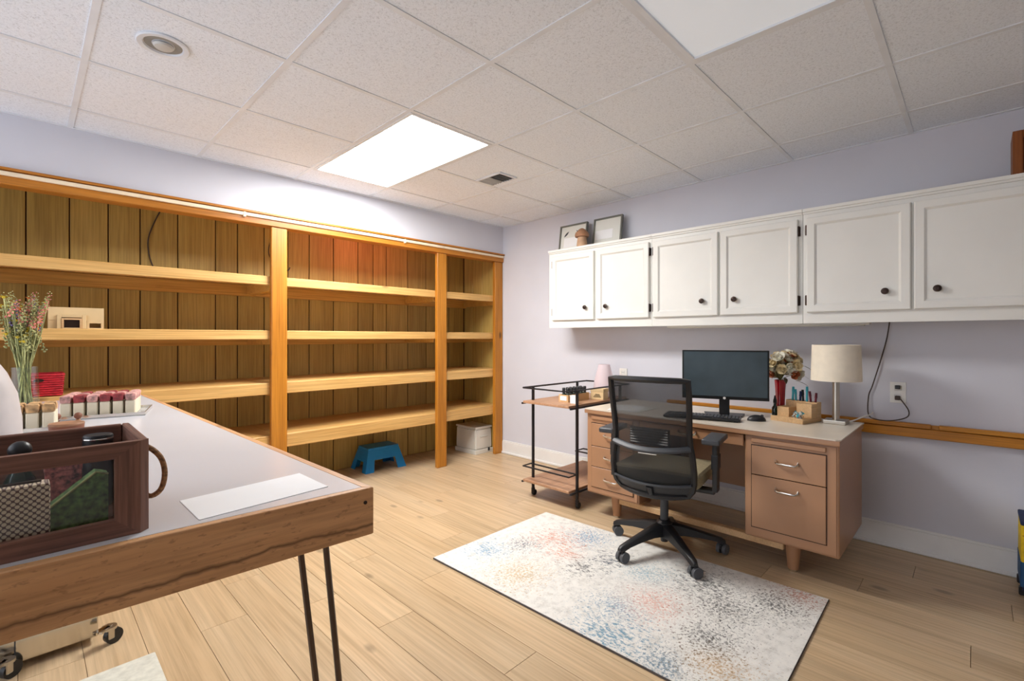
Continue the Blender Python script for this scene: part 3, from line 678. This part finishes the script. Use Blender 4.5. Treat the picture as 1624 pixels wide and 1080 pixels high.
for k in range(6):
    for j in range(2):
        loc = (2.95-.070+k*.043, 2.245-.02+j*.04, SZ+.0052)
        if bt is None:
            bt = thing('oil_bottle', 'small black-capped bottle standing in the wooden rack', 'bottle', loc, 0, 'black-capped bottles in the rack')
            obj('glass', lathe([(0, 0), (.015, 0), (.016, .004), (.016, .05), (.009, .06), (0, .06)], 12), GREENG, bt, True); obj('cap', lathe([(0, .06), (.0115, .06), (.0125, .064), (.0125, .095), (.009, .10), (0, .10)], 12), BLACK, bt, True)
        else: dup(bt, loc)
t = thing('kraft_box', 'small tan box with dark lettering on the cart shelf', 'box', (3.19, 2.15, SZ), 8)
obj('carton', B((-.045, -.055, 0), (.045, .055, .082), .002), KRAFT, t); obj('lid', B((-.047, -.057, .06), (.047, .057, .085), .001), KRAFT, t)
for k in range(3): obj('print_line', B((-.0476, -.035+.006*k, .030+.010*k-.01), (-.0451, .03-.008*k, .034+.010*k-.01)), BRONZE, t)
t = thing('white_block', 'small white carton beside the bottle rack on the cart', 'box', (2.84, 2.135, SZ), 5); obj('carton', B((-.02, -.025, 0), (.02, .025, .058), .002), PAPER, t); obj('flap', B((-.021, -.026, .05), (.021, .026, .0595), .001), PAPER, t)
t = thing('pink_vase', 'pale pink translucent glass vase on the bar cart', 'vase', (3.355, 2.215, SZ))
obj('body', lathe([(0, 0), (.062, 0), (.083, .02), (.090, .06), (.082, .13), (.064, .20), (.048, .265), (.045, .265), (.060, .20), (.078, .13), (.086, .06), (.079, .024), (0, .008)], 32), PINKG, t, True)

# ------------------------------------------------------------------ office chair
ch = thing('office_chair', 'black mesh-back office chair with khaki seat on a five-star base', 'chair', (2.57, 1.29, .0102), 10)
obj('hub', lathe([(0, .055), (.02, .055), (.022, .075), (.036, .085), (.045, .12), (.045, .165), (.03, .18), (0, .18)], 24), BLACK, ch, True)
obj('gas_lift', cyl((0, 0, .18), (0, 0, .37), .023, seg=20), DGREY, ch, True)
for k in range(5):
    a = 80+72*k; M_ = Matrix.Rotation(R(a), 4, 'Z'); rows = []
    for u, zt, zb, wd in ((.03, .165, .095, .034), (.10, .152, .1, .030), (.19, .128, .092, .026), (.27, .106, .078, .022), (.315, .092, .062, .020), (.332, .08, .062, .014)):
        rows.append([(u, -wd, zb), (u, -wd*.8, zt-.006), (u, -wd*.4, zt), (u, wd*.4, zt), (u, wd*.8, zt-.006), (u, wd, zb), (u, -wd, zb)])
    b = bmesh.new(); V = [[b.verts.new(p) for p in r[:-1]] for r in rows]
    for r0, r1 in zip(V, V[1:]):
        for i in range(6): b.faces.new((r0[i], r0[(i+1) % 6], r1[(i+1) % 6], r1[i]))
    b.faces.new(V[0]); b.faces.new(V[-1]); b.transform(M_); leg = obj('base_arm', b, BLACK, ch, True)
    sw = Matrix.Translation(M_ @ Vector((.315, 0, 0))) @ Matrix.Rotation(R([-52, -25, -40, -15, -30][k]), 4, 'Z')
    b = cyl((0, 0, .045), (0, 0, .075), .008, seg=10); B((-.02, -.006, .03), (.024, .006, .056), .004, 2, b); b.transform(sw); cs = obj('caster_yoke', b, BLACK, leg)
    b = cyl((.008, -.026, .029), (.008, -.007, .029), .029, seg=24); cyl((.008, .007, .029), (.008, .026, .029), .029, seg=24, bm=b); b.transform(sw); obj('caster_wheel', b, RUBBER, leg, True)
obj('tilt_mechanism', B((-.12, -.085, .365), (.12, .085, .415), .012, 2), BLACK, ch)
obj('lever', tube([(.02, -.08, .39), (.02, -.22, .385), (.03, -.25, .385)], .006, 8), BLACK, ch, True)
b = B((-.18, -.235, .43), (.27, .235, .50), .03, 3)
for v in b.verts:
    if v.co.z > .46: v.co.z += -.012*max(0, (v.co.x-.1)/.15)**2 + .008*abs(v.co.y/.245)**2
obj('seat_cushion', b, KHAKI, ch, True); obj('seat_pan', B((-.16, -.21, .412), (.25, .21, .432), .006), BLACK, ch)
# back: levels z, distance behind the hub, half width
LV = [(1.003, .345, .205), (.93, .330, .206), (.86, .315, .204), (.79, .302, .201), (.72, .292, .199), (.66, .285, .203), (.60, .281, .213), (.53, .276, .219), (.47, .268, .216), (.43, .258, .206), (.395, .245, .180)]
def bp(u, z, out=0):
    for (z0, b0, w0), (z1, b1, w1) in zip(LV, LV[1:]):
        if z0 >= z >= z1:
            t_ = (z0-z)/(z0-z1); bb_ = b0+(b1-b0)*t_; ww = w0+(w1-w0)*t_; break
    else: bb_, ww = (LV[0][1:] if z > LV[0][0] else LV[-1][1:])
    return Vector((-bb_-out+.055*u*u, u*ww, z))
def bar(f, n=17, r=.012, flat=1.0): return tube([f(-1+2*i/(n-1)) for i in range(n)], r, 8, flat=flat)
zs = [l[0] for l in LV]
side = lambda s: [bp(s, z) for z in zs]
ring = [bp(-1, z) for z in zs[::-1]] + [bp(-1+2*i/12, 1.003+.004*(1-(-1+2*i/12)**2)) if 0 < i < 12 else bp(-1 if i == 0 else 1, 1.006) for i in range(1, 12)] + [bp(1, z) for z in zs] + [bp(1-2*i/12, .395-.012*(1-(1-2*i/12)**2)) for i in range(1, 12)]
bf = obj('back_frame', tube(ring, .016, 8, closed=True), BLACK, ch, True)
obj('lumbar_bar', bar(lambda u: bp(u, .655-.02*(1-u*u), .012), 17, .019, .55), DGREY, bf, True)
rows = [[bp(-.97+1.94*i/10, z, -.004) for i in range(11)] for z in [.995, .93, .87, .81, .75, .70, .65]]
obj('upper_mesh', grid(rows, thick=.002), MESH, ch, True)
rows = [[bp(-.95+1.9*i/10, z-.015*(1-(-.95+1.9*i/10)**2), -.004) for i in range(11)] for z in [.64, .60, .55, .50, .46]]
obj('lower_mesh', grid(rows, thick=.002), MESH, ch, True)
rows = [[bp(-.97+1.94*i/10, z-.014*(1-(-.97+1.94*i/10)**2), .004) for i in range(11)] for z in [.462, .45, .43, .41]]
obj('lower_shell', grid(rows, thick=.012), BLACK, ch, True)
obj('shell_edge', bar(lambda u: bp(u*.96, .462-.016*(1-u*u), .012), 17, .007), DGREY, bf, True)
lp = obj('lumbar_pad', B((-.272, -.105, .655), (-.245, .105, .745), .008, 2), BLACK, ch)
for k in range(6): obj('lumbar_rib', B((-.277, -.10, .664+k*.0135), (-.272, .10, .671+k*.0135), .002), plain('grey_rib', (120, 120, 118), .5) if k == 0 else bpy.data.materials['grey_rib'], lp)
obj('adjuster_slot', B((-.300, -.05, .612), (-.292, .05, .62), .002), CHROME, bf)
obj('back_spine', tube(smoothpts([(-.265, 0, .44), (-.235, 0, .395), (-.17, 0, .38), (-.1, 0, .39)]), .026, 8, flat=.7), BLACK, ch, True)
for s in (-1, 1):
    b = B((-.065, s*.285-.014, .40), (.0, s*.285+.014, .67), .008, 2); ar = obj('arm_post', b, BLACK, ch)
    obj('arm_bracket', B((-.06, min(s*.12, s*.285), .385), (.0, max(s*.12, s*.285), .41), .006), BLACK, ar)
    obj('arm_sleeve', B((-.07, s*.285-.018, .52), (.005, s*.285+.018, .60), .008, 2), BLACK, ar)
    b = B((-.175, s*.285-.045, .67), (.055, s*.285+.045, .70), .014, 3); obj('arm_pad', b, DGREY, ar, True)

# ------------------------------------------------------------------ step stool, bin
t = thing('step_stool', 'bright blue plastic step stool on the floor under the shelves', 'stool', (2.355, 4.085, 0), -2)
obj('top_step', B((-.155, -.10, .19), (.155, .10, .212), .006, 2), BLUE, t)
def slab(p0, p1, p2, p3, th):
    P4 = [Vector(p) for p in (p0, p1, p2, p3)]; n = (P4[1]-P4[0]).cross(P4[3]-P4[0]).normalized()*th
    b = bmesh.new(); a = [b.verts.new(p) for p in P4]; c_ = [b.verts.new(p-n) for p in P4]; b.faces.new(a); b.faces.new(c_)
    for i in range(4): b.faces.new((a[i], a[(i+1) % 4], c_[(i+1) % 4], c_[i]))
    return b
def apron_arch(y_top, y_bot, name):
    pts = [(-.21, 0), (-.125, 0), (-.105, .105), (.105, .105), (.125, 0), (.21, 0), (.155, .196), (-.155, .196)]
    b = bmesh.new(); f = lambda z: y_bot+(y_top-y_bot)*z/.2; s = 1 if y_bot < 0 else -1
    a = [b.verts.new((x, f(z), z)) for x, z in pts]; c_ = [b.verts.new((x*.985, f(z)+s*.006, z)) for x, z in pts]; b.faces.new(a); b.faces.new(c_)
    for i in range(8): j = (i+1) % 8; b.faces.new((a[i], a[j], c_[j], c_[i]))
    return obj(name, b, BLUE, t)
apron_arch(-.10, -.15, 'front_apron'); apron_arch(.10, .15, 'rear_apron')
for s in (-1, 1):
    pts = [(-.148, 0), (-.075, 0), (-.06, .09), (.06, .09), (.075, 0), (.148, 0), (.10, .196), (-.10, .196)]
    b = bmesh.new(); f = lambda z: s*(.208+(.155-.208)*z/.2)
    a = [b.verts.new((f(z), y, z)) for y, z in pts]; c_ = [b.verts.new((f(z)-s*.006, y, z)) for y, z in pts]; b.faces.new(a); b.faces.new(c_)
    for i in range(8): j = (i+1) % 8; b.faces.new((a[i], a[j], c_[j], c_[i]))
    obj('side_leg', b, BLUE, t)
t = thing('storage_bin', 'white plastic storage bin on the floor beneath the lowest shelf', 'bin', (3.42, 3.93, 0))
b = bmesh.new()
pz_ = [(.0, .10, .165), (.27, .118, .182)]
def taper(x0, y0, x1, y1, z0, z1, bev=.012):
    b = bmesh.new(); lo = [b.verts.new((sx*x0, sy*y0, z0)) for sx, sy in ((-1, -1), (1, -1), (1, 1), (-1, 1))]; hi = [b.verts.new((sx*x1, sy*y1, z1)) for sx, sy in ((-1, -1), (1, -1), (1, 1), (-1, 1))]
    b.faces.new(lo); b.faces.new(hi)
    for i in range(4): j = (i+1) % 4; b.faces.new((lo[i], lo[j], hi[j], hi[i]))
    if bev: bmesh.ops.bevel(b, geom=list(b.edges), offset=bev, segments=2, affect='EDGES')
    return b
obj('tub', taper(.12, .165, .115, .16, .045, .265), BINW, t, True)
obj('base_rim', B((-.126, -.171, 0), (.126, .171, .045), .008, 2), BINW, t); obj('lid', B((-.118, -.163, .265), (.118, .163, .285), .006, 2), BINW, t)
obj('latch', B((.05, -.176, .02), (.075, -.170, .055), .001), DGREY, t); obj('grip', B((-.06, -.168, .175), (.05, -.163, .19), .002), MATB, t)

# ------------------------------------------------------------------ work table
TZ = .90
TP = [(.545, .967), (.487, 3.50), (-.42, 3.50), (-.40, 1.010)]
TL = (.05, 2.2, 0); tb = thing('work_table', 'long work table with pale top, thick wooden edge and hairpin legs', 'table', TL)
def ins(d):
    (a, b, c_, e) = TP; return [(a[0]-d, a[1]+d), (b[0]-d, b[1]-d), (c_[0]+d, c_[1]-d), (e[0]+d, e[1]+d)]
rel = lambda P: [(x-TL[0], y-TL[1]) for x, y in P]
obj('table_top', prism(rel(ins(.0195)), TZ-.03, TZ), TOPW, tb)
O, I = rel(TP), rel(ins(.019))
for k, m in ((0, APRONY), (1, APRON), (2, APRONY), (3, APRON)):
    j = (k+1) % 4; obj('edge_board', prism([O[k], O[j], I[j], I[k]], TZ-.104, TZ, bev=.0015), m, tb)
obj('corner_screw', cyl((TP[0][0]-TL[0]-.02, TP[0][1]-TL[1]-.001, TZ-.03), (TP[0][0]-TL[0]-.02, TP[0][1]-TL[1]+.004, TZ-.03), .004, seg=12), BRONZE, tb)
def hairpin(x, y, sx, sy):
    x -= TL[0]; y -= TL[1]; zt = TZ-.034
    pts = [(x, y, zt), (x+sx*.085, y+sy*.03, .02)]+[(x+sx*(.085+.021-.021*math.cos(math.pi*i/6)), y+sy*.03, .02-.013*math.sin(math.pi*i/6)) for i in range(1, 6)]+[(x+sx*.127, y+sy*.03, .02), (x+sx*.057, y, zt)]
    l_ = obj('hairpin_leg', tube(pts, .0068, 8), GUN, tb, True)
    obj('mount_plate', B((min(x, x+sx*.06)-.02, y-.05, zt), (max(x, x+sx*.06)+.02, y+.05, zt+.0038)), GUN, l_)
hairpin(.408, 1.055, 1, -1); hairpin(.355, 3.40, 1, 1); hairpin(-.28, 3.40, -1, 1); hairpin(-.25, 1.10, -1, -1)
t = obj('paper_sheet', prism([(-.125, -.068), (.127, -.045), (.124, .107), (-.127, .08)], 0, .0012), PAPER, loc=(.347, 1.086, TZ)); tag(t, 'blank white sheet of paper lying on the work table', 'paper')

# display crate with glass front
CR = (-.107, 1.137, TZ); cr = thing('display_crate', 'dark walnut crate with glass front and rope handles on the work table', 'crate', CR)
X0, X1, Y0, Y1, ZH = -.26, .258, -.11, .125, .158
def cb(name, lo, hi, m, bev=.002, parent=None): return obj(name, B(lo, hi, bev), m, parent or cr)
cb('bottom', (X0+.013, Y0+.013, 0), (X1-.013, Y1-.013, .010), WALNUT)
cb('back_board', (X0+.013, Y1-.013, 0), (X1-.013, Y1, ZH), WALNUT)
for lo, hi in (((X0, Y0+.013, 0), (X0+.0125, Y1, ZH)), ((X1-.0125, Y0+.013, 0), (X1, Y1, ZH))): cb('side_board', lo, hi, WALNUTY)
# mitred front frame with a chamfered outer corner
fw = .034
def mitre(p0, p1, q1, q0, m):
    b = bmesh.new(); y0, y1 = Y0, Y0+.013; f = [(x, z) for x, z in (p0, p1, q1, q0)]
    a = [b.verts.new((x, y0, z)) for x, z in f]; c_ = [b.verts.new((x + (.013 if x > X1-.02 else -.013 if x < X0+.02 else 0), y1, z)) for x, z in f]; b.faces.new(a); b.faces.new(c_)
    for i in range(4): j = (i+1) % 4; b.faces.new((a[i], a[j], c_[j], c_[i]))
    obj('frame_rail', b, m, cr)
xa, xb = X0+.013, X1-.013
mitre((xa, 0), (xb, 0), (xb-fw, fw-.004), (xa+fw, fw-.004), WALNUT); mitre((xa+fw, ZH-fw+.008), (xb-fw, ZH-fw+.008), (xb, ZH), (xa, ZH), WALNUT)
mitre((xb, 0), (xb, ZH), (xb-fw, ZH-fw+.008), (xb-fw, fw-.004), WALNUTZ); mitre((xa, ZH), (xa, 0), (xa+fw, fw-.004), (xa+fw, ZH-fw+.008), WALNUTZ)
obj('glass_front', B((xa+.02, Y0+.0135, .02), (xb-.02, Y0+.0155, ZH-.018)), GLASS, cr)
for s, xs in ((1, X1), (-1, X0)):
    pts = [(xs-s*.004, .0, .128), (xs+s*.012, -.005, .126), (xs+s*.030, -.015, .105), (xs+s*.036, -.02, .075), (xs+s*.030, -.02, .045), (xs+s*.014, -.01, .033), (xs-s*.002, 0, .05)]
    b = tube(smoothpts(pts, 5), .0048, 8)
    tag(obj('rope_handle', b, ROPE, cr, True), 'twisted jute rope loop')
# contents
def cw(x, y, z): return (CR[0]+x, CR[1]+y, CR[2]+z)
t = thing('patterned_pouch', 'beige pouch with a dark hexagon print behind the crate glass', 'pouch', cw(-.02, -.055, .0105)); b = B((-.17, -.018, 0), (.155, .018, .092), .008, 2); obj('pouch_body', b, WEAVE, t); obj('zip', B((-.16, -.003, .092), (.145, .003, .0955), .001), BRONZE, t)
t = thing('green_case', 'green snakeskin-print case leaning inside the walnut crate', 'case', cw(.17, -.018, .0105))
b = bmesh.new(); P5 = [(-.085, 0), (.045, 0), (.045, .082), (.028, .088), (-.03, .04), (-.085, .012)]
a = [b.verts.new((x, -.012, z)) for x, z in P5]; c_ = [b.verts.new((x, .02, z)) for x, z in P5]; b.faces.new(a); b.faces.new(c_)
for i in range(6): j = (i+1) % 6; b.faces.new((a[i], a[j], c_[j], c_[i]))
b.transform(Matrix.Translation((-.005, .0, 0))); obj('case_body', b, GREENF, t); obj('piping', tube([(x-.005, -.0125, z) for x, z in P5[2:]], .002, 6), STEM, t)
t = thing('dark_bottle', 'tall black bottle with a flat cap standing in the crate', 'bottle', cw(.205, .080, .0105)); obj('body', lathe([(0, 0), (.021, 0), (.023, .006), (.023, .10), (.018, .108), (0, .108)], 24), BLACK, t, True); obj('cap', lathe([(0, .108), (.022, .108), (.023, .112), (.023, .134), (.021, .137), (0, .137)], 24), BLACK, t, True); obj('tamper_ring', lathe([(.0232, .128), (.0238, .1295), (.0232, .131)], 24), CHROME, t, True)
t = thing('stoppered_bottle', 'bottle with a round black ball stopper in the walnut crate', 'bottle', cw(.10, .038, .0105)); obj('body', lathe([(0, 0), (.02, 0), (.02, .08), (.009, .1), (.009, .115), (0, .115)], 16), GREENG, t, True); obj('ball_stopper', lathe([(0, .115)]+[(.0155*math.sin(R(20*i)), .131-.0155*math.cos(R(20*i))) for i in range(1, 9)]+[(0, .1465)], 16), BLACK, t, True)
t = thing('pink_card', 'pink patterned card box in the crate behind the pouch', 'box', cw(.150, .030, .0105)); obj('carton', B((-.02, -.012, 0), (.028, .012, .10), .001), plain('pink_print', (190, 110, 110), .6, var=.3, scale=150), t); obj('lid', B((-.021, -.013, .088), (.029, .013, .102), .001), bpy.data.materials['pink_print'], t)

# soap bars on clear trays
def soap(mt, label, group):
    t = thing('soap_bar', label, 'soap', (0, 0, 0), 0, group)
    rnd = random.Random(label); b = B((-.0165, -.028, 0), (.0165, .028, .062), .003)
    obj('paper_band', b, CREAM, t)
    b = B((-.0172, -.029, .062), (.0172, .029, .092), .008, 2)
    for v in b.verts: v.co += Vector((rnd.uniform(-.0018, .0018), rnd.uniform(-.002, .002), rnd.uniform(-.003, .002) if v.co.z > .08 else 0))
    obj('soap_block', b, mt, t, True); return t
def tray(loc, rz, lx, ly, label):
    t = thing('display_tray', label, 'tray', loc, rz); obj('tray_floor', B((-lx, -ly, 0), (lx, ly, .004), .001), clear('acrylic', (240, 242, 242), .55, .08), t)
    for lo, hi in (((-lx, -ly, .004), (lx, -ly+.003, .016)), ((-lx, ly-.003, .004), (lx, ly, .016)), ((-lx, -ly+.003, .004), (-lx+.003, ly-.003, .016)), ((lx-.003, -ly+.003, .004), (lx, ly-.003, .016))): obj('tray_rim', B(lo, hi), CHROME, t)
TR = (.245, 2.715, TZ); TA = -14
tray(TR, TA, .150, .125, 'clear tray carrying red and pink soap bars on the work table')
sr = soap(SOAPR, 'deep red soap bar in a cream paper band on the clear tray', 'red soap bars on the clear tray'); sp = soap(SOAPP, 'mottled pink soap bar in a cream paper band on the clear tray', 'pink soap bars on the clear tray')
used = set()
for r_ in range(3):
    for c2 in range(6):
        kind = sr if (c2 in (3, 4) and r_ != 1) or (c2 == 1 and r_ == 2) or (c2 == 1 and r_ == 0) else sp
        q = Matrix.Rotation(R(TA), 4, 'Z') @ Vector((-.112+c2*.0415, -.075+r_*.063, 0)); loc = (TR[0]+q.x, TR[1]+q.y, TZ+.0042); rz = TA+random.uniform(-2, 2)
        if kind not in used: kind.location = loc; kind.rotation_euler = (0, 0, R(rz)); used.add(kind)
        else: dup(kind, loc, rz)
TR = (.0, 2.455, TZ); TA = -6
tray(TR, TA, .085, .085, 'clear tray carrying tan soap bars beside the brown dish')
st_ = soap(SOAPT, 'tan soap bar in a cream paper band on the small tray', 'tan soap bars on the small tray')
for r_ in range(2):
    for c2 in range(4):
        q = Matrix.Rotation(R(TA), 4, 'Z') @ Vector((-.06+c2*.041, -.03+r_*.064, 0)); loc = (TR[0]+q.x, TR[1]+q.y, TZ+.0042)
        if r_ == c2 == 0: st_.location = loc; st_.rotation_euler = (0, 0, R(TA))
        else: dup(st_, loc, TA+random.uniform(-2, 2))
t = thing('round_dish', 'low round brown dish on the table between the soap trays', 'dish', (.10, 2.27, TZ))
obj('bowl', lathe([(0, 0), (.038, 0), (.045, .006), (.047, .03), (.043, .03), (.041, .012), (0, .01)], 28), BROWNP, t, True); obj('lid', lathe([(0, .030), (.047, .030), (.048, .034), (.046, .038), (0, .039)], 28), MUSHC, t, True)
for dx, nm in ((-.03, 'brown wooden bead stand nearest the tan soap tray'), (.03, 'brown wooden bead stand nearest the red soap tray')):
    t = thing('bead_stand', nm, 'bead', (.115+dx, 2.56-dx*.5, TZ)); obj('foot', lathe([(0, 0), (.012, 0), (.006, .012), (0, .012)], 14), MUSHC, t, True); obj('bead', lathe([(0, .012)]+[(.013*math.sin(R(20*i)), .025-.013*math.cos(R(20*i))) for i in range(1, 9)]+[(0, .038)], 14), BROWNP, t, True)
t = thing('white_bottle_vase', 'tall white ceramic vase with a narrow top beside the tan soaps', 'vase', (-.105, 2.16, TZ))
obj('body', lathe([(0, 0), (.095, 0), (.10, .01), (.098, .08), (.088, .16), (.065, .225), (.04, .27), (.03, .31), (.034, .335), (.029, .335), (.024, .31), (0, .3)], 32), plain('off_white_ceramic', (220, 211, 208), .5), t, True); obj('foot_ring', lathe([(.094, .0), (.101, .002), (.1005, .008), (.095, .01)], 32), MATB, t, True)

# dried bouquet in a glass vase
VB = (-.005, 3.33, TZ)
t = thing('glass_vase', 'clear glass vase holding the dried wildflowers on the work table', 'vase', VB)
obj('body', lathe([(0, 0), (.052, 0), (.055, .006), (.052, .1), (.050, .19), (.0475, .19), (.0495, .1), (.051, .012), (0, .009)], 32), GLASS, t, True)
t = thing('dried_bouquet', 'tall dried wildflower bouquet with yellow, orange and violet heads', 'flowers', (VB[0], VB[1], TZ+.0095)); rnd = random.Random(11)
def head(kind):
    b = bmesh.new()
    if kind == 'disc':
        for i in range(10):
            a = 2*math.pi*i/10; g = grid([[(.004*math.cos(a-.2), .004*math.sin(a-.2), 0), (.004*math.cos(a+.2), .004*math.sin(a+.2), 0)], [(.016*math.cos(a-.22), .016*math.sin(a-.22), .004), (.016*math.cos(a+.22), .016*math.sin(a+.22), .004)]]); join(b, g)
        bmesh.ops.create_uvsphere(b, u_segments=8, v_segments=5, radius=.006)
    else:
        for i in range(16):
            z = i*.0065; a = i*2.4; bmesh.ops.create_icosphere(b, subdivisions=1, radius=.0058-.0002*i, matrix=Matrix.Translation((.007*math.cos(a), .007*math.sin(a), z-.06)))
    return b
HM = {}
for nm, mt, kd in (('y', YEL, 'disc'), ('o', ORA, 'disc'), ('p', PNK, 'spike'), ('v', PUR, 'spike'), ('s', ORA, 'spike'), ('g', STEM, 'spike')):
    me = bpy.data.meshes.new('flower_head'); b = head(kd); b.to_mesh(me); b.free(); me.materials.append(mt); HM[nm] = me
for k in range(110):
    a = rnd.uniform(0, 2*math.pi); q = rnd.random()**.6; ht = rnd.uniform(.30, .52)
    sp_ = .092*q*(ht/.5)
    # direction across the picture decides the colour zones of the bunch
    rx = math.cos(a)*sp_; ry = math.sin(a)*sp_; right = rx*.7-ry*.71
    foot = (rnd.uniform(-.03, .03), rnd.uniform(-.03, .03), .003)
    neck = (rx*.33, ry*.33, .19); tip = Vector((rx+rnd.uniform(-.01, .01), ry+rnd.uniform(-.01, .01), ht))
    kind = rnd.choice(['p', 's', 'o', 'p', 'g']) if right > .022 else rnd.choice(['v', 'v', 'y', 'g', 'g', 'y', 'g']) if right < .0 else rnd.choice(['v', 'p', 'y', 'o', 'g'])
    if ht < .40: kind = rnd.choice(['y', 'g', 'g'])
    obj('stem', tube(smoothpts([foot, neck, ((neck[0]+tip.x)/2+rnd.uniform(-.01, .01), (neck[1]+tip.y)/2+rnd.uniform(-.01, .01), (.19+ht)/2), tuple(tip)], 3), .0022, 5), rnd.choice([STEM, STEM, STEM2]), t, True)
    o = link('flower_head', HM[kind], t, tip); o.rotation_euler = (rnd.uniform(-.4, .4), rnd.uniform(-.4, .4), rnd.uniform(0, 6))

# on the shelves
bk_ = thing('red_basket', 'small red woven basket on the shelf behind the vase', 'basket', (.075, 3.80, .9035))
obj('liner', taper(.066, .075, .073, .085, .004, .115, .006), RED, bk_); obj('rim', tube([(sx*.078, sy*.090, .122) for sx, sy in ((-1, -1), (1, -1), (1, 1), (-1, 1))], .006, 8, closed=True), RED, bk_, True)
for k in range(9):
    z = .008+k*.0125; s = z/.12; ax, ay = .068+.008*s, .077+.010*s
    pts = []
    for (p0, p1, n) in (((-ax, -ay), (ax, -ay), 10), ((ax, -ay), (ax, ay), 10), ((ax, ay), (-ax, ay), 10), ((-ax, ay), (-ax, -ay), 10)):
        for i in range(n):
            u = i/n; x_, y_ = p0[0]+(p1[0]-p0[0])*u, p0[1]+(p1[1]-p0[1])*u; o_ = .0022*(1 if (i+k) % 2 else -1); L = math.hypot(x_, y_); pts.append((x_+o_*x_/L, y_+o_*y_/L, z))
    obj('woven_strand', tube(pts, .0052, 6, closed=True), RED, bk_, True)
g = obj('grip_hole', lathe([(0, 0), (.022, 0), (.022, .0012), (0, .0012)], 20), BRONZE, bk_); g.rotation_euler = (R(90), 0, 0); g.scale = (1, .4, 1); g.location = (-.025, -.0915, .092)
t = thing('kraft_drawer_box', 'tan cardboard box with a square cut-out front on the shelf', 'box', (.215, 3.85, 1.2853))
b = None
for lo, hi in (((-.125, -.05, .05), (.118, .09, .125)), ((-.125, .02, 0), (.118, .09, .05)), ((.04, -.05, .0), (.052, .02, .05)), ((.105, -.05, 0), (.118, .02, .05)), ((.052, -.05, .034), (.105, .02, .05)), ((.052, -.05, 0), (.105, .02, .006)), ((-.125, -.045, 0), (-.09, .02, .05))): b = B(lo, hi, 0, 1, b)
obj('carton', b, KRAFT, t); obj('lid_flap', B((-.03, -.03, .125), (.08, .05, .128), 0, mtx=Matrix.Translation((0, 0, -.002)) @ Matrix.Rotation(R(3), 4, 'X')), KRAFT, t)
b = None
for lo, hi in (((-.09, -.062, 0), (-.07, -.051, .082)), ((.018, -.062, 0), (.038, -.051, .082)), ((-.07, -.062, .066), (.018, -.051, .082)), ((-.07, -.062, 0), (.018, -.051, .006))): b = B(lo, hi, .002, 1, b)
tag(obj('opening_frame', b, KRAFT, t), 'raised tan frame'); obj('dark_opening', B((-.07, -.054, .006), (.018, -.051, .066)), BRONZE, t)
b = None
for lo, hi in (((-.07, -.066, .006), (-.06, -.056, .062)), ((.008, -.066, .006), (.018, -.056, .062)), ((-.06, -.066, .052), (.008, -.056, .062))): b = B(lo, hi, .001, 1, b)
obj('inner_frame', b, BIRCH, t)

# ------------------------------------------------------------------ under the table and at the far wall
t = thing('rolling_cabinet', 'low stainless rolling cabinet parked under the work table', 'cart', (-.02, 2.80, 0))
obj('body', B((-.30, -.26, .028), (.225, .28, .50), .004), STEEL, t); obj('door_seam', B((-.01, -.2612, .04), (-.006, -.26, .49)), DGREY, t)
obj('top_rim', B((-.305, -.265, .50), (.23, .285, .512), .002), STEEL, t)
for cx_, cy_, rz in ((.255, -.30, 20), (-.03, -.295, 35), (.26, .25, 10), (-.27, .31, 60)):
    Mx = Matrix.Translation((cx_, cy_, 0)) @ Matrix.Rotation(R(rz), 4, 'Z')
    b = cyl((0, 0, .062), (0, 0, .072), .026, seg=16); B((-.045, -.006, .066), (.01, .006, .074), 0, 1, b, mtx=Matrix.Rotation(R(30), 4, 'Z')); b.transform(Mx); c3 = obj('caster_plate', b, NICKEL, t)
    b = B((-.010, -.017, .024), (.012, -.013, .064), .003); B((-.010, .013, .024), (.012, .017, .064), .003, 1, b); b.transform(Mx); obj('caster_fork', b, NICKEL, c3)
    b = cyl((.014, -.012, .030), (.014, .012, .030), .030, seg=24); b.transform(Mx); obj('caster_wheel', b, BLACK, c3, True)
    B_ = B((min(0, -.05), -.012, .064), (.0, .012, .074)); B_.transform(Mx); obj('outrigger', B_, STEEL, c3)
m = obj('floor_mat', prism([(-.75, -.9), (.0, -.9), (0, 0), (-.75, 0)], 0, .008, bev=.003), PALEM, loc=(.354, 2.298, 0)); tag(m, 'pale grey mat lying on the floor beneath the work table', 'mat')
t = thing('standing_tote', 'navy and yellow upright tote against the wall below the cabinets', 'tote', (3.42, -.30, 0))
obj('body', B((-.11, -.16, .03), (.11, .150, .352), .010, 2), NAVY, t); obj('top_band', B((-.114, -.164, .29), (.114, .154, .342), .006), YELP, t); obj('side_band', B((-.114, .10, .12), (.114, .1545, .29), .004), YELP, t)
obj('corner_patch', B((-.1155, .125, .05), (.116, .1565, .17), .003), plain('blue_panel', (30, 84, 130), .6), t); obj('rim', B((-.116, -.166, .342), (.116, .156, .362), .004), NAVY, t)
for sx in (-.09, .07):
    for sy in (-.14, .125): obj('foot', B((sx, sy, 0), (sx+.03, sy+.035, .04), .004), BLACK, t)
